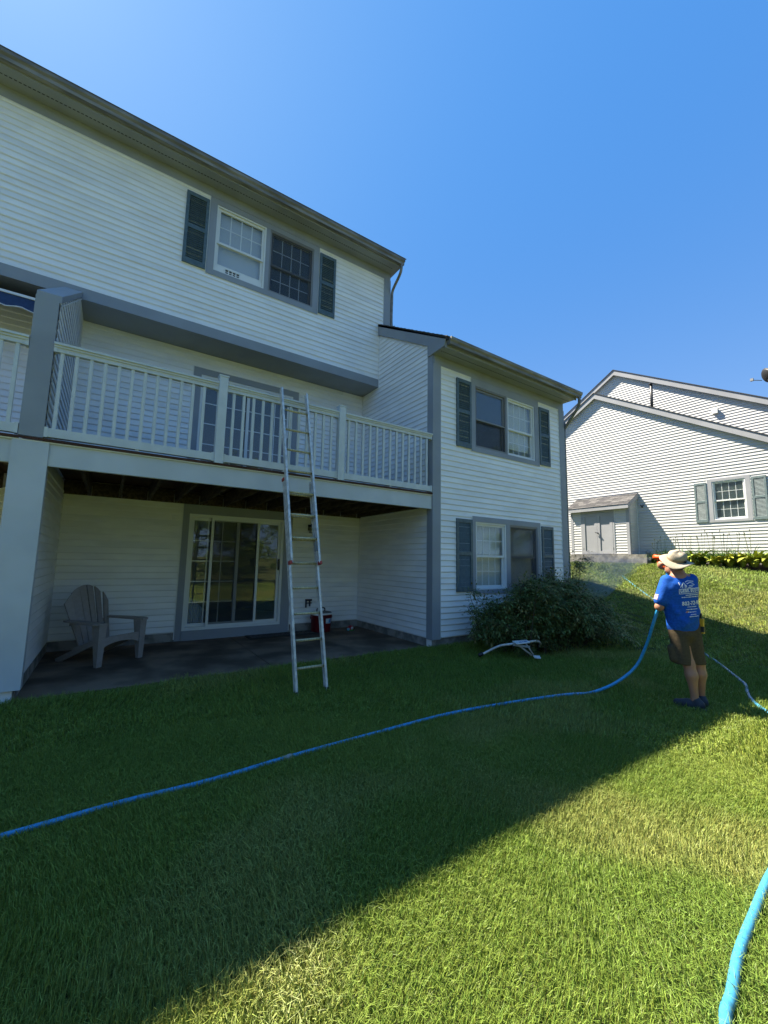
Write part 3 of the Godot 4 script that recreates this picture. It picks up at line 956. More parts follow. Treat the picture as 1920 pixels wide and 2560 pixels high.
# ------------------------------------------------------------------ neighbouring house
func build_neighbour() -> void:
	var h := thing("gabled_house", "sunlit white clapboard house with double gable on the rise across the lawn", "house")
	var D := Vector3.BACK
	var N := Vector3.LEFT
	var O := Vector3(XN, 0, 0)
	var pz := -3.30
	var py := 8.40
	var s := 0.597
	var planes := [[s, 1.0, py - 0.16 + s * pz], [-s, 1.0, py - 0.16 - s * pz]]
	var wall := [0.288, 1.388, 2.755, 4.19]
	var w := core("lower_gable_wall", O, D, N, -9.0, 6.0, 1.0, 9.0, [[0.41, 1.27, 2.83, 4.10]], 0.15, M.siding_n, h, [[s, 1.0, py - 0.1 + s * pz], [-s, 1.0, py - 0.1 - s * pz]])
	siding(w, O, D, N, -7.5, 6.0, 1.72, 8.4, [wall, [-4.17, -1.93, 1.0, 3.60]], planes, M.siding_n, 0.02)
	panel("foundation", O, D, N, -9.0, 6.0, 0.2, 1.72, -0.1, -0.02, M.foundation, h)
	# lower roof and rake boards
	var prof := func(zz, yy, x0, x1, t, m, called):
		for side in [-1.0, 1.0]:
			var zend: float = zz + side * 9.0
			var yend: float = yy - s * 9.0
			var st := flat()
			hexa(st, [Vector3(x0, yy - t, zz), Vector3(x1, yy - t, zz), Vector3(x1, yend - t, zend), Vector3(x0, yend - t, zend), Vector3(x0, yy, zz), Vector3(x1, yy, zz), Vector3(x1, yend, zend), Vector3(x0, yend, zend)])
			put(called, st, m, h)
	prof.call(pz, py, XN - 0.14, XN - 0.12, 0.22, M.trim_n, "rake_board")
	prof.call(pz, py - 0.16, XN - 0.118, XN - 0.001, 0.03, M.trim_n, "rake_soffit")
	prof.call(pz, py + 0.03, XN - 0.165, XN + 1.6, 0.028, M.shingle[0], "roof")
	# upper gable behind
	var XU2 := XN + 1.6
	var qz := -3.25
	var qy := 9.86
	var O2 := Vector3(XU2, 0, 0)
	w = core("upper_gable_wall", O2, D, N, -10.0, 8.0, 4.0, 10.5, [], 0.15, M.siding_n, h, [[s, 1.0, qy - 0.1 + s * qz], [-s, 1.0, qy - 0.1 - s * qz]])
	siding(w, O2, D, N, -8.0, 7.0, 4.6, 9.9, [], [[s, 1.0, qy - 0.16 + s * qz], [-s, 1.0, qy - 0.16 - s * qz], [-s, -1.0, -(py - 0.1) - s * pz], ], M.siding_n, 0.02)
	prof.call(qz, qy, XU2 - 0.14, XU2 - 0.12, 0.22, M.trim_n, "rake_board")
	prof.call(qz, qy - 0.16, XU2 - 0.118, XU2 - 0.001, 0.03, M.trim_n, "rake_soffit")
	prof.call(qz, qy + 0.03, XU2 - 0.165, XU2 + 8.0, 0.028, M.shingle[0], "roof")
	# vent pipe through the lower roof
	var st := smooth()
	tube(st, [Vector3(12.4, 7.2, -1.5), Vector3(12.4, 8.35, -1.48)], 0.05, 12)
	var pipe := put("vent_pipe", st, M.iron, h, true)
	st = flat()
	lathe(st, [Vector2(0.0, 0.06), Vector2(0.09, 0.03), Vector2(0.09, 0.0), Vector2(0.05, -0.01)], Transform3D(Basis.IDENTITY, Vector3(12.4, 8.36, -1.48)), 14)
	put("pipe_cap", st, M.iron, pipe)
	bx("dryer_vent", Vector3(XU2 - 0.1, 6.86, 0.12), Vector3(XU2 - 0.015, 7.02, 0.29), M.white, h)
	# window
	var win := Node3D.new()
	win.name = "window"
	h.add_child(win, true)
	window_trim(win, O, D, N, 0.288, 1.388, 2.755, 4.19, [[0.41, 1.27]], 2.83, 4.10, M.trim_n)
	sash_unit(win, O, D, N, 0.41, 1.27, 2.83, 4.10, 3.46, {})
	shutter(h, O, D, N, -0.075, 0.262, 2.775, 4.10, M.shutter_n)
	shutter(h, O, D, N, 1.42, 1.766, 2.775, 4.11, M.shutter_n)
	st = flat()
	var a := Vector3(XN + 0.15, 1.9, -0.4)
	var b := Vector3(XN + 3.0, 4.5, 2.2)
	for q in [[Vector3(b.x, a.y, a.z), Vector3(b.x, b.y, a.z), Vector3(b.x, b.y, b.z), Vector3(b.x, a.y, b.z)], [Vector3(a.x, a.y, a.z), Vector3(b.x, a.y, a.z), Vector3(b.x, b.y, a.z), Vector3(a.x, b.y, a.z)],
			[Vector3(a.x, a.y, b.z), Vector3(b.x, a.y, b.z), Vector3(b.x, b.y, b.z), Vector3(a.x, b.y, b.z)], [Vector3(a.x, a.y, a.z), Vector3(b.x, a.y, a.z), Vector3(b.x, a.y, b.z), Vector3(a.x, a.y, b.z)], [Vector3(a.x, b.y, a.z), Vector3(b.x, b.y, a.z), Vector3(b.x, b.y, b.z), Vector3(a.x, b.y, b.z)]]:
		quad(st, q[0], q[1], q[2], q[3])
	put("room", st, M.room, h)
	# hose hook on the wall: two dark arms meeting in a V
	st = flat()
	bar(st, Vector3(XN - 0.03, 3.56, -1.785), Vector3(XN - 0.03, 3.45, -1.735), 0.02, 0.02, Vector3.RIGHT)
	bar(st, Vector3(XN - 0.03, 3.45, -1.735), Vector3(XN - 0.03, 3.56, -1.69), 0.02, 0.02, Vector3.RIGHT)
	put("wall_hook", st, M.iron, h)
	st = smooth()
	lathe(st, [Vector2(0.0, 0.05), Vector2(0.06, 0.05), Vector2(0.085, 0.02), Vector2(0.085, 0.0)], Transform3D(Basis(Vector3.UP, Vector3.LEFT, Vector3.BACK), Vector3(XN - 0.01, 1.80, -1.62)), 12)
	put("vent_hood", st, M.trim_n, h)
	# storage bay
	var bay := thing("storage_shed", "small lean-to storage bay with grey double doors and shingled roof against sunlit wall", "shed")
	var F := Vector3(11.04, 0, 0)
	w = core("front_wall", F, D, N, -4.17, -1.93, 1.71, 3.56, [], 0.08, M.siding_n, bay)
	siding(w, F, D, N, -4.09, -3.76, 1.72, 3.42, [], [], M.siding_n, 0.02)
	siding(w, F, D, N, -2.445, -2.02, 1.72, 3.42, [], [], M.siding_n, 0.02)
	panel("corner_board", F, D, N, -4.19, -4.09, 1.71, 3.42, 0.0, 0.022, M.trim_n, bay)
	panel("corner_board", F, D, N, -2.02, -1.915, 1.71, 3.42, 0.0, 0.022, M.trim_n, bay)
	panel("siding_channel", F, D, N, -3.772, -3.76, 1.72, 3.4, 0.0, 0.02, M.jtrim, bay)
	panel("siding_channel", F, D, N, -2.445, -2.433, 1.72, 3.4, 0.0, 0.02, M.jtrim, bay)
	for side in [-1.93, -4.17]:
		var nn := Vector3.BACK if side > -3 else Vector3.FORWARD
		var OW := Vector3(0, 0, side)
		var pl := [[-0.585, 1.0, 3.52 - 0.585 * 10.98]]
		w = core("side_wall", OW, Vector3.RIGHT, nn, 11.04, 11.69, 1.71, 4.1, [], 0.06, M.siding_n, bay, pl)
		siding(w, OW, Vector3.RIGHT, nn, 11.14, 11.685, 1.72, 4.0, [], [[-0.585, 1.0, 3.45 - 0.585 * 10.98]], M.siding_n, 0.013)
		panel("corner_board", OW, Vector3.RIGHT, nn, 11.02, 11.13, 1.71, 3.5, 0.0, 0.02, M.trim_n, bay)
		panel("siding_channel", OW, Vector3.RIGHT, nn, 11.66, 11.688, 1.72, 3.9, 0.0, 0.02, M.jtrim, bay)
	# roof: deck, fascia, rakes, shingles one by one
	st = flat()
	hexa(st, [Vector3(10.875, 3.50, -1.87), Vector3(11.7, 3.985, -1.87), Vector3(11.7, 3.985, -4.28), Vector3(10.875, 3.50, -4.28), Vector3(10.875, 3.54, -1.87), Vector3(11.7, 4.025, -1.87), Vector3(11.7, 4.025, -4.28), Vector3(10.875, 3.54, -4.28)])
	var roof := put("roof", st, M.shingle[0], bay)
	bx("fascia_board", Vector3(10.862, 3.39, -4.28), Vector3(10.885, 3.535, -1.87), M.trim_n, bay)
	bx("eave_soffit", Vector3(10.885, 3.415, -4.26), Vector3(11.04, 3.425, -1.89), M.trim_n, bay)
	for zz in [-1.872, -4.30]:
		st = flat()
		hexa(st, [Vector3(10.862, 3.39, zz + 0.02), Vector3(11.698, 3.83, zz + 0.02), Vector3(11.698, 3.83, zz), Vector3(10.862, 3.39, zz), Vector3(10.862, 3.535, zz + 0.02), Vector3(11.698, 4.02, zz + 0.02), Vector3(11.698, 4.02, zz), Vector3(10.862, 3.535, zz)])
		put("rake_board", st, M.trim_n, bay)
	var sl := Vector3(0.825, 0.485, 0).normalized()
	var nr := Vector3(-0.485, 0.825, 0).normalized()
	for r in 7:
		var zc := -4.29 - rng.randf() * 0.1
		while zc < -1.86:
			var wd := rng.randf_range(0.16, 0.34)
			var za: float = max(zc, -4.29)
			var zb: float = min(zc + wd, -1.855)
			if zb - za > 0.02:
				st = flat()
				var p0 := Vector3(10.855, 3.532, 0) + sl * (r * 0.137) + nr * 0.008
				var p1 := p0 + sl * 0.15 - nr * 0.004
				var tk := nr * rng.randf_range(0.006, 0.013)
				hexa(st, [p0 + Vector3(0, 0, zb), p1 + Vector3(0, 0, zb), p1 + Vector3(0, 0, za), p0 + Vector3(0, 0, za), p0 + tk + Vector3(0, 0, zb), p1 + tk * 0.4 + Vector3(0, 0, zb), p1 + tk * 0.4 + Vector3(0, 0, za), p0 + tk + Vector3(0, 0, za)])
				put("shingle", st, M.shingle[rng.randi() % 4], roof)
			zc += wd + 0.004
	# doors
	var F2 := F + Vector3(-0.0, 0, 0)
	panel("door_frame", F2, D, N, -3.76, -3.70, 1.72, 3.40, 0.0, 0.03, M.trim_n, bay)
	panel("door_frame", F2, D, N, -2.505, -2.445, 1.72, 3.40, 0.0, 0.03, M.trim_n, bay)
	panel("door_frame", F2, D, N, -3.70, -2.505, 3.31, 3.40, 0.0, 0.03, M.trim_n, bay)
	for k in 2:
		var z0 := -3.695 if k == 0 else -3.10
		var z1 := z0 + 0.59
		var leaf := panel("door", F2, D, N, z0, z1, 1.73, 3.305, 0.001, 0.012, M.trim_n, bay)
		st = flat()
		var st2 := flat()
		ring(st, F2, D, N, z0, z1, 1.73, 3.305, 0.105, 0.0125, 0.034)
		put("door_rails", st, M.trim_n, leaf)
		for y in [1.9, 3.1]:
			panel("hinge", F2, D, N, z0 + 0.004 if k == 0 else z1 - 0.024, z0 + 0.024 if k == 0 else z1 - 0.004, y, y + 0.08, 0.034, 0.042, M.hanger, leaf)
	st = flat()
	bar(st, Vector3(10.95, 2.555, -3.16), Vector3(10.95, 2.52, -3.05), 0.02, 0.025, Vector3.RIGHT)
	box(st, Vector3(10.94, 2.51, -3.08), Vector3(11.01, 2.55, -3.06))
	put("door_latch", st, M.iron, bay)
	# concrete pad under the bay
	var pad := thing("concrete_pad", "long grey concrete footing under storage bay beside flower bed", "footing")
	bx("footing", Vector3(10.93, 0.9, -4.4), Vector3(XN - 0.025, 1.705, -1.35), M.foundation, pad)
	# satellite dish at the edge of the upper roof
	var dish := thing("satellite_dish", "dark round satellite dish with arm on the roof of sunlit house", "satellite dish")
	st = smooth()
	var dx := Transform3D(Basis.from_euler(Vector3(0.3, 2.2, 1.2)), Vector3(12.9, 7.62, 1.72))
	lathe(st, [Vector2(0.0, 0.0), Vector2(0.12, 0.01), Vector2(0.2, 0.03), Vector2(0.25, 0.055), Vector2(0.2, 0.02), Vector2(0.0, -0.02)], dx, 20)
	put("reflector", st, M.black, dish, true)
	st = flat()
	bar(st, Vector3(12.9, 7.5, 1.62), Vector3(12.7, 7.53, 1.42), 0.02, 0.02)
	box(st, Vector3(12.66, 7.5, 1.38), Vector3(12.74, 7.58, 1.46))
	put("feed_arm", st, M.hanger, dish)
	st = flat()
	bar(st, Vector3(12.95, 6.0, 1.85), Vector3(12.95, 7.6, 1.78), 0.04, 0.04)
	put("mast", st, M.hanger, dish)

# ------------------------------------------------------------------ things on the patio and lawn
func build_ladder() -> void:
	var l := thing("extension_ladder", "aluminium extension ladder leaning on the deck railing", "ladder")
	var foot := Vector3(-2.63, -0.2, 1.03)
	var top := Vector3(-2.673, 3.66, 0.075)
	var t := (top - foot).normalized()
	var n := Vector3.RIGHT.cross(t).normalized()
	if n.z < 0:
		n = -n
	var hw := 0.195
	var cap_red := plain(0.35, 0.03, 0.02, 0.5)
	for sec in 2:
		var s0 := 0.0 if sec == 0 else 1.50
		var s1 := 2.62 if sec == 0 else foot.distance_to(top)
		var off := n * (-0.035 if sec == 0 else 0.035)
		for sx in [-1.0, 1.0]:
			var a: Vector3 = foot + t * s0 + off + Vector3(sx * hw, 0, 0)
			var b: Vector3 = foot + t * s1 + off + Vector3(sx * hw, 0, 0)
			var st := flat()
			bar(st, a, b, 0.005, 0.066, Vector3.RIGHT)
			bar(st, a + n * 0.031 - Vector3(sx * 0.012, 0, 0), b + n * 0.031 - Vector3(sx * 0.012, 0, 0), 0.026, 0.005, Vector3.RIGHT)
			bar(st, a - n * 0.031 - Vector3(sx * 0.012, 0, 0), b - n * 0.031 - Vector3(sx * 0.012, 0, 0), 0.026, 0.005, Vector3.RIGHT)
			var r := put("side_rail", st, M.alu, l)
			st = flat()
			if sec == 0:
				bar(st, a - t * 0.03, a + t * 0.05, 0.04, 0.075, Vector3.RIGHT)
				put("foot", st, M.black, r)
				st = flat()
				bar(st, b - t * 0.02, b + t * 0.015, 0.03, 0.07, Vector3.RIGHT)
				put("end_cap", st, cap_red if sx < 0 else M.alu, r)
			else:
				bar(st, a - t * 0.02, a + t * 0.02, 0.03, 0.07, Vector3.RIGHT)
				put("end_cap", st, cap_red, r)
		var k := 0
		while 0.29 + k * 0.3048 < s1 - 0.04:
			var s := 0.29 + k * 0.3048
			k += 1
			if s < s0 + 0.03:
				continue
			var c := foot + t * s + off
			var st := smooth()
			tube(st, [c - Vector3(hw, 0, 0), c + Vector3(hw, 0, 0)], 0.0155, 8)
			put("rung", st, M.rung, l, true)
	for sx in [-1.0, 1.0]:
		var st := flat()
		obox(st, Transform3D(Basis(Vector3.RIGHT, t, Vector3.RIGHT.cross(t)), foot + t * 1.72 + Vector3(sx * (hw - 0.02), 0, 0) + n * 0.0), Vector3(0.03, 0.12, 0.05))
		put("rung_lock", st, M.hanger, l)

func build_chair() -> void:
	var c := thing("adirondack_chair", "taupe plastic adirondack chair on the dark patio", "chair", Vector3(-4.665, SLAB, -1.63), 0.648)
	var m := grained(0.31, 0.27, 0.245, 0.08, 0.03, Vector3(2, 2, 2), 0.55)
	var st: SurfaceTool
	# back: six fanned slats, the tops on an arc
	for i in 6:
		var f := (i - 2.5) / 2.5
		var b0 := Vector3(f * 0.185, 0.20, -0.13)
		var h := 1.0 - 0.17 * f * f
		var b1 := Vector3(f * 0.265, h, -0.13 - 0.36 * (h - 0.2))
		st = flat()
		var wv := 0.5 * 0.062
		var wt := 0.5 * 0.09
		var nn := Vector3(0, 0.34, 0.94)
		var dip := 0.17 * (2.0 * f / 2.5) * 0.5
		var p := [b0 + Vector3(-wv, 0, 0), b0 + Vector3(wv, 0, 0), b1 + Vector3(wt, -dip, 0), b1 + Vector3(0, 0.008, 0), b1 + Vector3(-wt, dip, 0)]
		for s in [0.0, 1.0]:
			var o: Vector3 = nn * 0.022 * s
			tri(st, p[0] + o, p[1] + o, p[2] + o)
			tri(st, p[0] + o, p[2] + o, p[3] + o)
			tri(st, p[0] + o, p[3] + o, p[4] + o)
		for j in 5:
			quad(st, p[j], p[(j + 1) % 5], p[(j + 1) % 5] + nn * 0.022, p[j] + nn * 0.022)
		put("back_slat", st, m, c)
	st = flat()
	bar(st, Vector3(-0.27, 0.50, -0.255), Vector3(0.27, 0.50, -0.255), 0.05, 0.02, Vector3.UP)
	put("back_brace", st, m, c)
	for i in 5:
		var z := 0.36 - i * 0.105
		var y := 0.37 - i * 0.035
		st = flat()
		hexa(st, [Vector3(-0.27, y - 0.02, z + 0.02), Vector3(0.27, y - 0.02, z + 0.02), Vector3(0.27, y - 0.053, z - 0.075), Vector3(-0.27, y - 0.053, z - 0.075), Vector3(-0.27, y, z + 0.02), Vector3(0.27, y, z + 0.02), Vector3(0.27, y - 0.033, z - 0.075), Vector3(-0.27, y - 0.033, z - 0.075)])
		put("seat_slat", st, m, c)
	st = flat()
	for i in 10:
		var x0 := -0.27 + i * 0.054
		var x1 := x0 + 0.054
		var a0 := 0.20 + 0.09 * sqrt(max(0.0, 1.0 - pow(x0 / 0.28, 2.0) ))
		var a1 := 0.20 + 0.09 * sqrt(max(0.0, 1.0 - pow(x1 / 0.28, 2.0) ))
		hexa(st, [Vector3(x0, a0, 0.4), Vector3(x1, a1, 0.4), Vector3(x1, a1, 0.38), Vector3(x0, a0, 0.38), Vector3(x0, 0.365, 0.4), Vector3(x1, 0.365, 0.4), Vector3(x1, 0.365, 0.38), Vector3(x0, 0.365, 0.38)])
	put("front_apron", st, m, c)
	for s in [-1.0, 1.0]:
		st = flat()
		var x: float = s * 0.3
		hexa(st, [Vector3(x - 0.035, 0, 0.41), Vector3(x + 0.035, 0, 0.41), Vector3(x + 0.035, 0, 0.36), Vector3(x - 0.035, 0, 0.36),
			Vector3(x - 0.05, 0.53, 0.42), Vector3(x + 0.05, 0.53, 0.42), Vector3(x + 0.05, 0.53, 0.28), Vector3(x - 0.05, 0.53, 0.28)])
		put("front_leg", st, m, c)
		st = flat()
		bar(st, Vector3(s * 0.28, 0.33, 0.33), Vector3(s * 0.28, 0.0, -0.42), 0.035, 0.07, Vector3.RIGHT)
		put("rear_leg", st, m, c)
		st = flat()
		var out := [Vector2(s * 0.24, -0.30), Vector2(s * 0.33, -0.30), Vector2(s * 0.39, 0.1), Vector2(s * 0.395, 0.36), Vector2(s * 0.36, 0.43), Vector2(s * 0.27, 0.44), Vector2(s * 0.25, 0.40)]
		for q in range(1, out.size() - 1):
			for y in [0.53, 0.555]:
				tri(st, Vector3(out[0].x, y, out[0].y), Vector3(out[q].x, y, out[q].y), Vector3(out[q + 1].x, y, out[q + 1].y))
		for q in out.size():
			var a: Vector2 = out[q]
			var b: Vector2 = out[(q + 1) % out.size()]
			quad(st, Vector3(a.x, 0.53, a.y), Vector3(b.x, 0.53, b.y), Vector3(b.x, 0.555, b.y), Vector3(a.x, 0.555, a.y))
		put("armrest", st, m, c)

func build_small() -> void:
	# cooler
	var c := thing("drink_cooler", "red drink cooler with grey lid and blue label by the patio wall", "cooler", Vector3(-1.0, SLAB, -2.27), 0.08)
	var red := plain(0.13, 0.008, 0.014, 0.35)
	var st := smooth()
	var sup := func(prof: Array, s: SurfaceTool, wx: float, wz: float):
		# rounded-rectangle lathe
		var n := 28
		for i in prof.size() - 1:
			for k in n:
				var q := []
				for e in [[k, i], [k, i + 1], [k + 1, i + 1], [k + 1, i]]:
					var an: float = TAU * e[0] / n
					var pr: Vector2 = prof[e[1]]
					var cx: float = sign(cos(an)) * pow(abs(cos(an)), 0.5)
					var cz: float = sign(sin(an)) * pow(abs(sin(an)), 0.5)
					q.append(Vector3(cx * wx * pr.x, pr.y, cz * wz * pr.x))
				quad(s, q[0], q[1], q[2], q[3])
	sup.call([Vector2(0.0, 0.0), Vector2(0.86, 0.0), Vector2(0.88, 0.02), Vector2(0.97, 0.30), Vector2(1.0, 0.305), Vector2(1.0, 0.335)], st, 0.205, 0.145)
	put("body", st, red, c, true)
	st = smooth()
	sup.call([Vector2(1.0, 0.335), Vector2(1.03, 0.34), Vector2(1.03, 0.365), Vector2(0.99, 0.37)], st, 0.205, 0.145)
	put("rim", st, M.white, c, true)
	st = smooth()
	sup.call([Vector2(0.99, 0.37), Vector2(0.9, 0.392), Vector2(0.5, 0.40), Vector2(0.0, 0.4)], st, 0.205, 0.145)
	put("lid", st, plain(0.12, 0.13, 0.14, 0.5), c, true)
	st = smooth()
	tube(st, spline([Vector3(-0.09, 0.39, -0.02), Vector3(-0.085, 0.45, -0.02), Vector3(-0.03, 0.47, -0.02), Vector3(0.03, 0.47, -0.02), Vector3(0.085, 0.45, -0.02), Vector3(0.09, 0.39, -0.02)], 4), 0.013, 8)
	put("handle", st, M.black, c, true)
	for s in [-1.0, 1.0]:
		bx("side_grip", Vector3(s * 0.2, 0.26, -0.04), Vector3(s * 0.232, 0.31, 0.04), red, c)
	var lab := bx("paper_label", Vector3(0.03, 0.17, 0.1375), Vector3(0.135, 0.265, 0.1415), plain(0.55, 0.62, 0.66, 0.5), c)
	st = flat()
	for q in [[0.085, 0.18, 0.13, 0.23], [0.095, 0.225, 0.13, 0.255], [0.04, 0.18, 0.08, 0.19]]:
		quad(st, Vector3(q[0], q[1], 0.1425), Vector3(q[2], q[1], 0.1425), Vector3(q[2] - 0.01, q[3], 0.1425), Vector3(q[0] + 0.01, q[3], 0.1425))
	put("label_print", st, plain(0.03, 0.22, 0.5, 0.5), lab)
	# toy
	var t := thing("plastic_toy", "small red and green plastic toy lying near the patio corner", "toy", Vector3(-0.40, SLAB, -2.12), 0.35)
	st = smooth()
	lathe(st, [Vector2(0.0, 0.105), Vector2(0.05, 0.095), Vector2(0.085, 0.065), Vector2(0.1, 0.03), Vector2(0.1, 0.026)], Transform3D.IDENTITY, 18, 0.8, 0.75)
	put("shell", st, plain(0.4, 0.02, 0.03, 0.35), t, true)
	st = smooth()
	lathe(st, [Vector2(0.1, 0.026), Vector2(0.108, 0.015), Vector2(0.1, 0.0), Vector2(0.0, 0.0)], Transform3D.IDENTITY, 18, 0.85, 0.8)
	put("base", st, plain(0.05, 0.2, 0.05, 0.4), t, true)
	st = smooth()
	lathe(st, [Vector2(0.0, 0.03), Vector2(0.022, 0.022), Vector2(0.03, 0.0), Vector2(0.022, -0.022), Vector2(0.0, -0.03)], Transform3D(Basis.IDENTITY, Vector3(-0.09, 0.032, 0.02)), 12)
	put("knob", st, plain(0.15, 0.45, 0.55, 0.35), t, true)
	st = smooth()
	lathe(st, [Vector2(0.0, 0.02), Vector2(0.025, 0.018), Vector2(0.028, 0.0)], Transform3D(Basis(Vector3.RIGHT, Vector3.BACK, Vector3.DOWN), Vector3(-0.03, 0.055, 0.066)), 12)
	put("eye", st, M.white, t, true)
	bx("peg", Vector3(0.07, 0.005, -0.02), Vector3(0.11, 0.035, 0.02), M.black, t)
	# door mat
	var mt := thing("door_mat", "brown patterned rubber door mat before the sliding glass door", "mat", Vector3(-1.80, SLAB, -2.26), 0.0)
	bx("mat", Vector3(-0.66, 0.0, -0.19), Vector3(0.66, 0.012, 0.19), plain(0.035, 0.028, 0.022, 0.9), mt)
	st = flat()
	for i in 12:
		var x := -0.6 + i * 0.104
		for q in [[0.0, -0.13, 0.018, 0.10], [0.018, 0.082, 0.07, 0.10], [0.052, -0.03, 0.07, 0.082], [0.03, -0.13, 0.085, -0.112]]:
			box(st, Vector3(x + q[0], 0.0125, q[1]), Vector3(x + q[2], 0.0165, q[3]))
	put("raised_pattern", st, plain(0.13, 0.115, 0.1, 0.85), mt)
	# wall lantern
	var ln := thing("wall_lantern", "small black wall lantern beside the patio door", "lantern", Vector3(-1.215, 1.86, ZB), 0.0)
	bx("back_plate", Vector3(-0.045, 0.05, 0.014), Vector3(0.045, 0.17, 0.03), M.iron, ln)
	st = flat()
	box(st, Vector3(-0.012, 0.13, 0.03), Vector3(0.012, 0.15, 0.1))
	for s in [Vector2(-1, -1), Vector2(1, -1), Vector2(-1, 1), Vector2(1, 1)]:
		bar(st, Vector3(s.x * 0.03, 0.0, 0.09 + s.y * 0.03), Vector3(s.x * 0.045, 0.12, 0.09 + s.y * 0.045), 0.008, 0.008)
	box(st, Vector3(-0.035, -0.01, 0.055), Vector3(0.035, 0.0, 0.125))
	put("cage", st, M.iron, ln)
	st = flat()
	lathe(st, [Vector2(0.0, 0.19), Vector2(0.03, 0.165), Vector2(0.072, 0.12)], Transform3D(Basis(Vector3.UP, PI / 4), Vector3(0, 0, 0.09)), 4)
	put("roof", st, M.iron, ln)
	bx("glass", Vector3(-0.03, 0.005, 0.062), Vector3(0.03, 0.118, 0.118), M.glass, ln)
	# outlet box
	var ob := thing("wall_outlet", "pale outdoor outlet plate with dark frame low on patio wall", "outlet", Vector3(-1.2, 0.33, ZB), 0.0)
	bx("plate", Vector3(-0.06, 0.0, 0.012), Vector3(0.06, 0.17, 0.026), M.white, ob)
	st = flat()
	box(st, Vector3(-0.062, 0.13, 0.027), Vector3(0.072, 0.168, 0.06))
	box(st, Vector3(-0.06, 0.0, 0.027), Vector3(-0.035, 0.13, 0.05))
	box(st, Vector3(0.02, 0.025, 0.027), Vector3(0.045, 0.13, 0.05))
	box(st, Vector3(-0.035, 0.08, 0.027), Vector3(0.072, 0.1, 0.055))
	put("cover_hinge", st, plain(0.012, 0.012, 0.035, 0.5), ob)
	# ladder stand-off on the grass
	var sf := thing("ladder_standoff", "aluminium ladder standoff bracket lying on the grass before the bush", "bracket", Vector3(0, 0.035, 0))
	st = smooth()
	tube(st, spline([Vector3(0.34, -0.17, 0.79), Vector3(0.48, -0.09, 0.87), Vector3(0.56, -0.02, 0.98), Vector3(0.66, 0.02, 1.12), Vector3(0.98, 0.04, 1.2), Vector3(1.185, 0.03, 1.19), Vector3(1.32, -0.02, 1.16), Vector3(1.40, -0.1, 1.08)], 5), 0.019, 10)
	put("arm", st, M.alu, sf, true)
	st = smooth()
	tube(st, [Vector3(0.30, -0.185, 0.77), Vector3(0.36, -0.15, 0.80)], 0.03, 10)
	put("rubber_tip", st, M.black, sf, true)
	st = smooth()
	tube(st, [Vector3(1.385, -0.085, 1.095), Vector3(1.43, -0.16, 1.04)], 0.028, 10)
	put("rubber_tip", st, M.black, sf, true)
	st = flat()
	hexa(st, [Vector3(0.59, 0.045, 1.27), Vector3(0.89, 0.045, 1.29), Vector3(1.0, 0.05, 1.14), Vector3(0.70, 0.05, 1.10), Vector3(0.59, 0.056, 1.27), Vector3(0.89, 0.056, 1.29), Vector3(1.0, 0.061, 1.14), Vector3(0.70, 0.061, 1.10)])
	var pl := put("plate", st, M.white, sf)
	st = flat()
	for q in [[0.70, 0.76], [0.78, 0.8], [0.82, 0.88]]:
		quad(st, Vector3(q[0], 0.0585, 1.235), Vector3(q[1], 0.0585, 1.24), Vector3(q[1] + 0.03, 0.060, 1.20), Vector3(q[0] + 0.03, 0.060, 1.195))
	put("printed_mark", st, plain(0.1, 0.16, 0.4, 0.5), pl)
	st = smooth()
	tube(st, [Vector3(0.68, 0.03, 1.22), Vector3(0.94, -0.15, 1.27)], 0.014, 8)
	put("brace", st, M.alu, sf, true)
	st = smooth()
	tube(st, [Vector3(0.83, 0.04, 1.25), Vector3(0.97, -0.14, 1.28)], 0.012, 8)
	put("brace", st, M.alu, sf, true)
	st = flat()
	hexa(st, [Vector3(0.93, -0.18, 1.33), Vector3(0.98, -0.18, 1.41), Vector3(1.06, -0.17, 1.33), Vector3(1.0, -0.17, 1.25), Vector3(0.93, -0.165, 1.33), Vector3(0.98, -0.165, 1.41), Vector3(1.06, -0.155, 1.33), Vector3(1.0, -0.155, 1.25)])
	put("foot_plate", st, M.white, sf)
	st = flat()
	bar(st, Vector3(0.60, 0.03, 1.2), Vector3(0.86, -0.01, 1.3), 0.03, 0.02, Vector3.UP)
	put("clamp", st, M.hanger, sf)

func hose_on_lawn(pts: Array, lift := 0.023) -> Array:
	var out := []
	for p in pts:
		out.append(Vector3(p.x, ground(p.x, p.y) + (lift if p.x < 4.2 else -0.004), p.y))
	return out

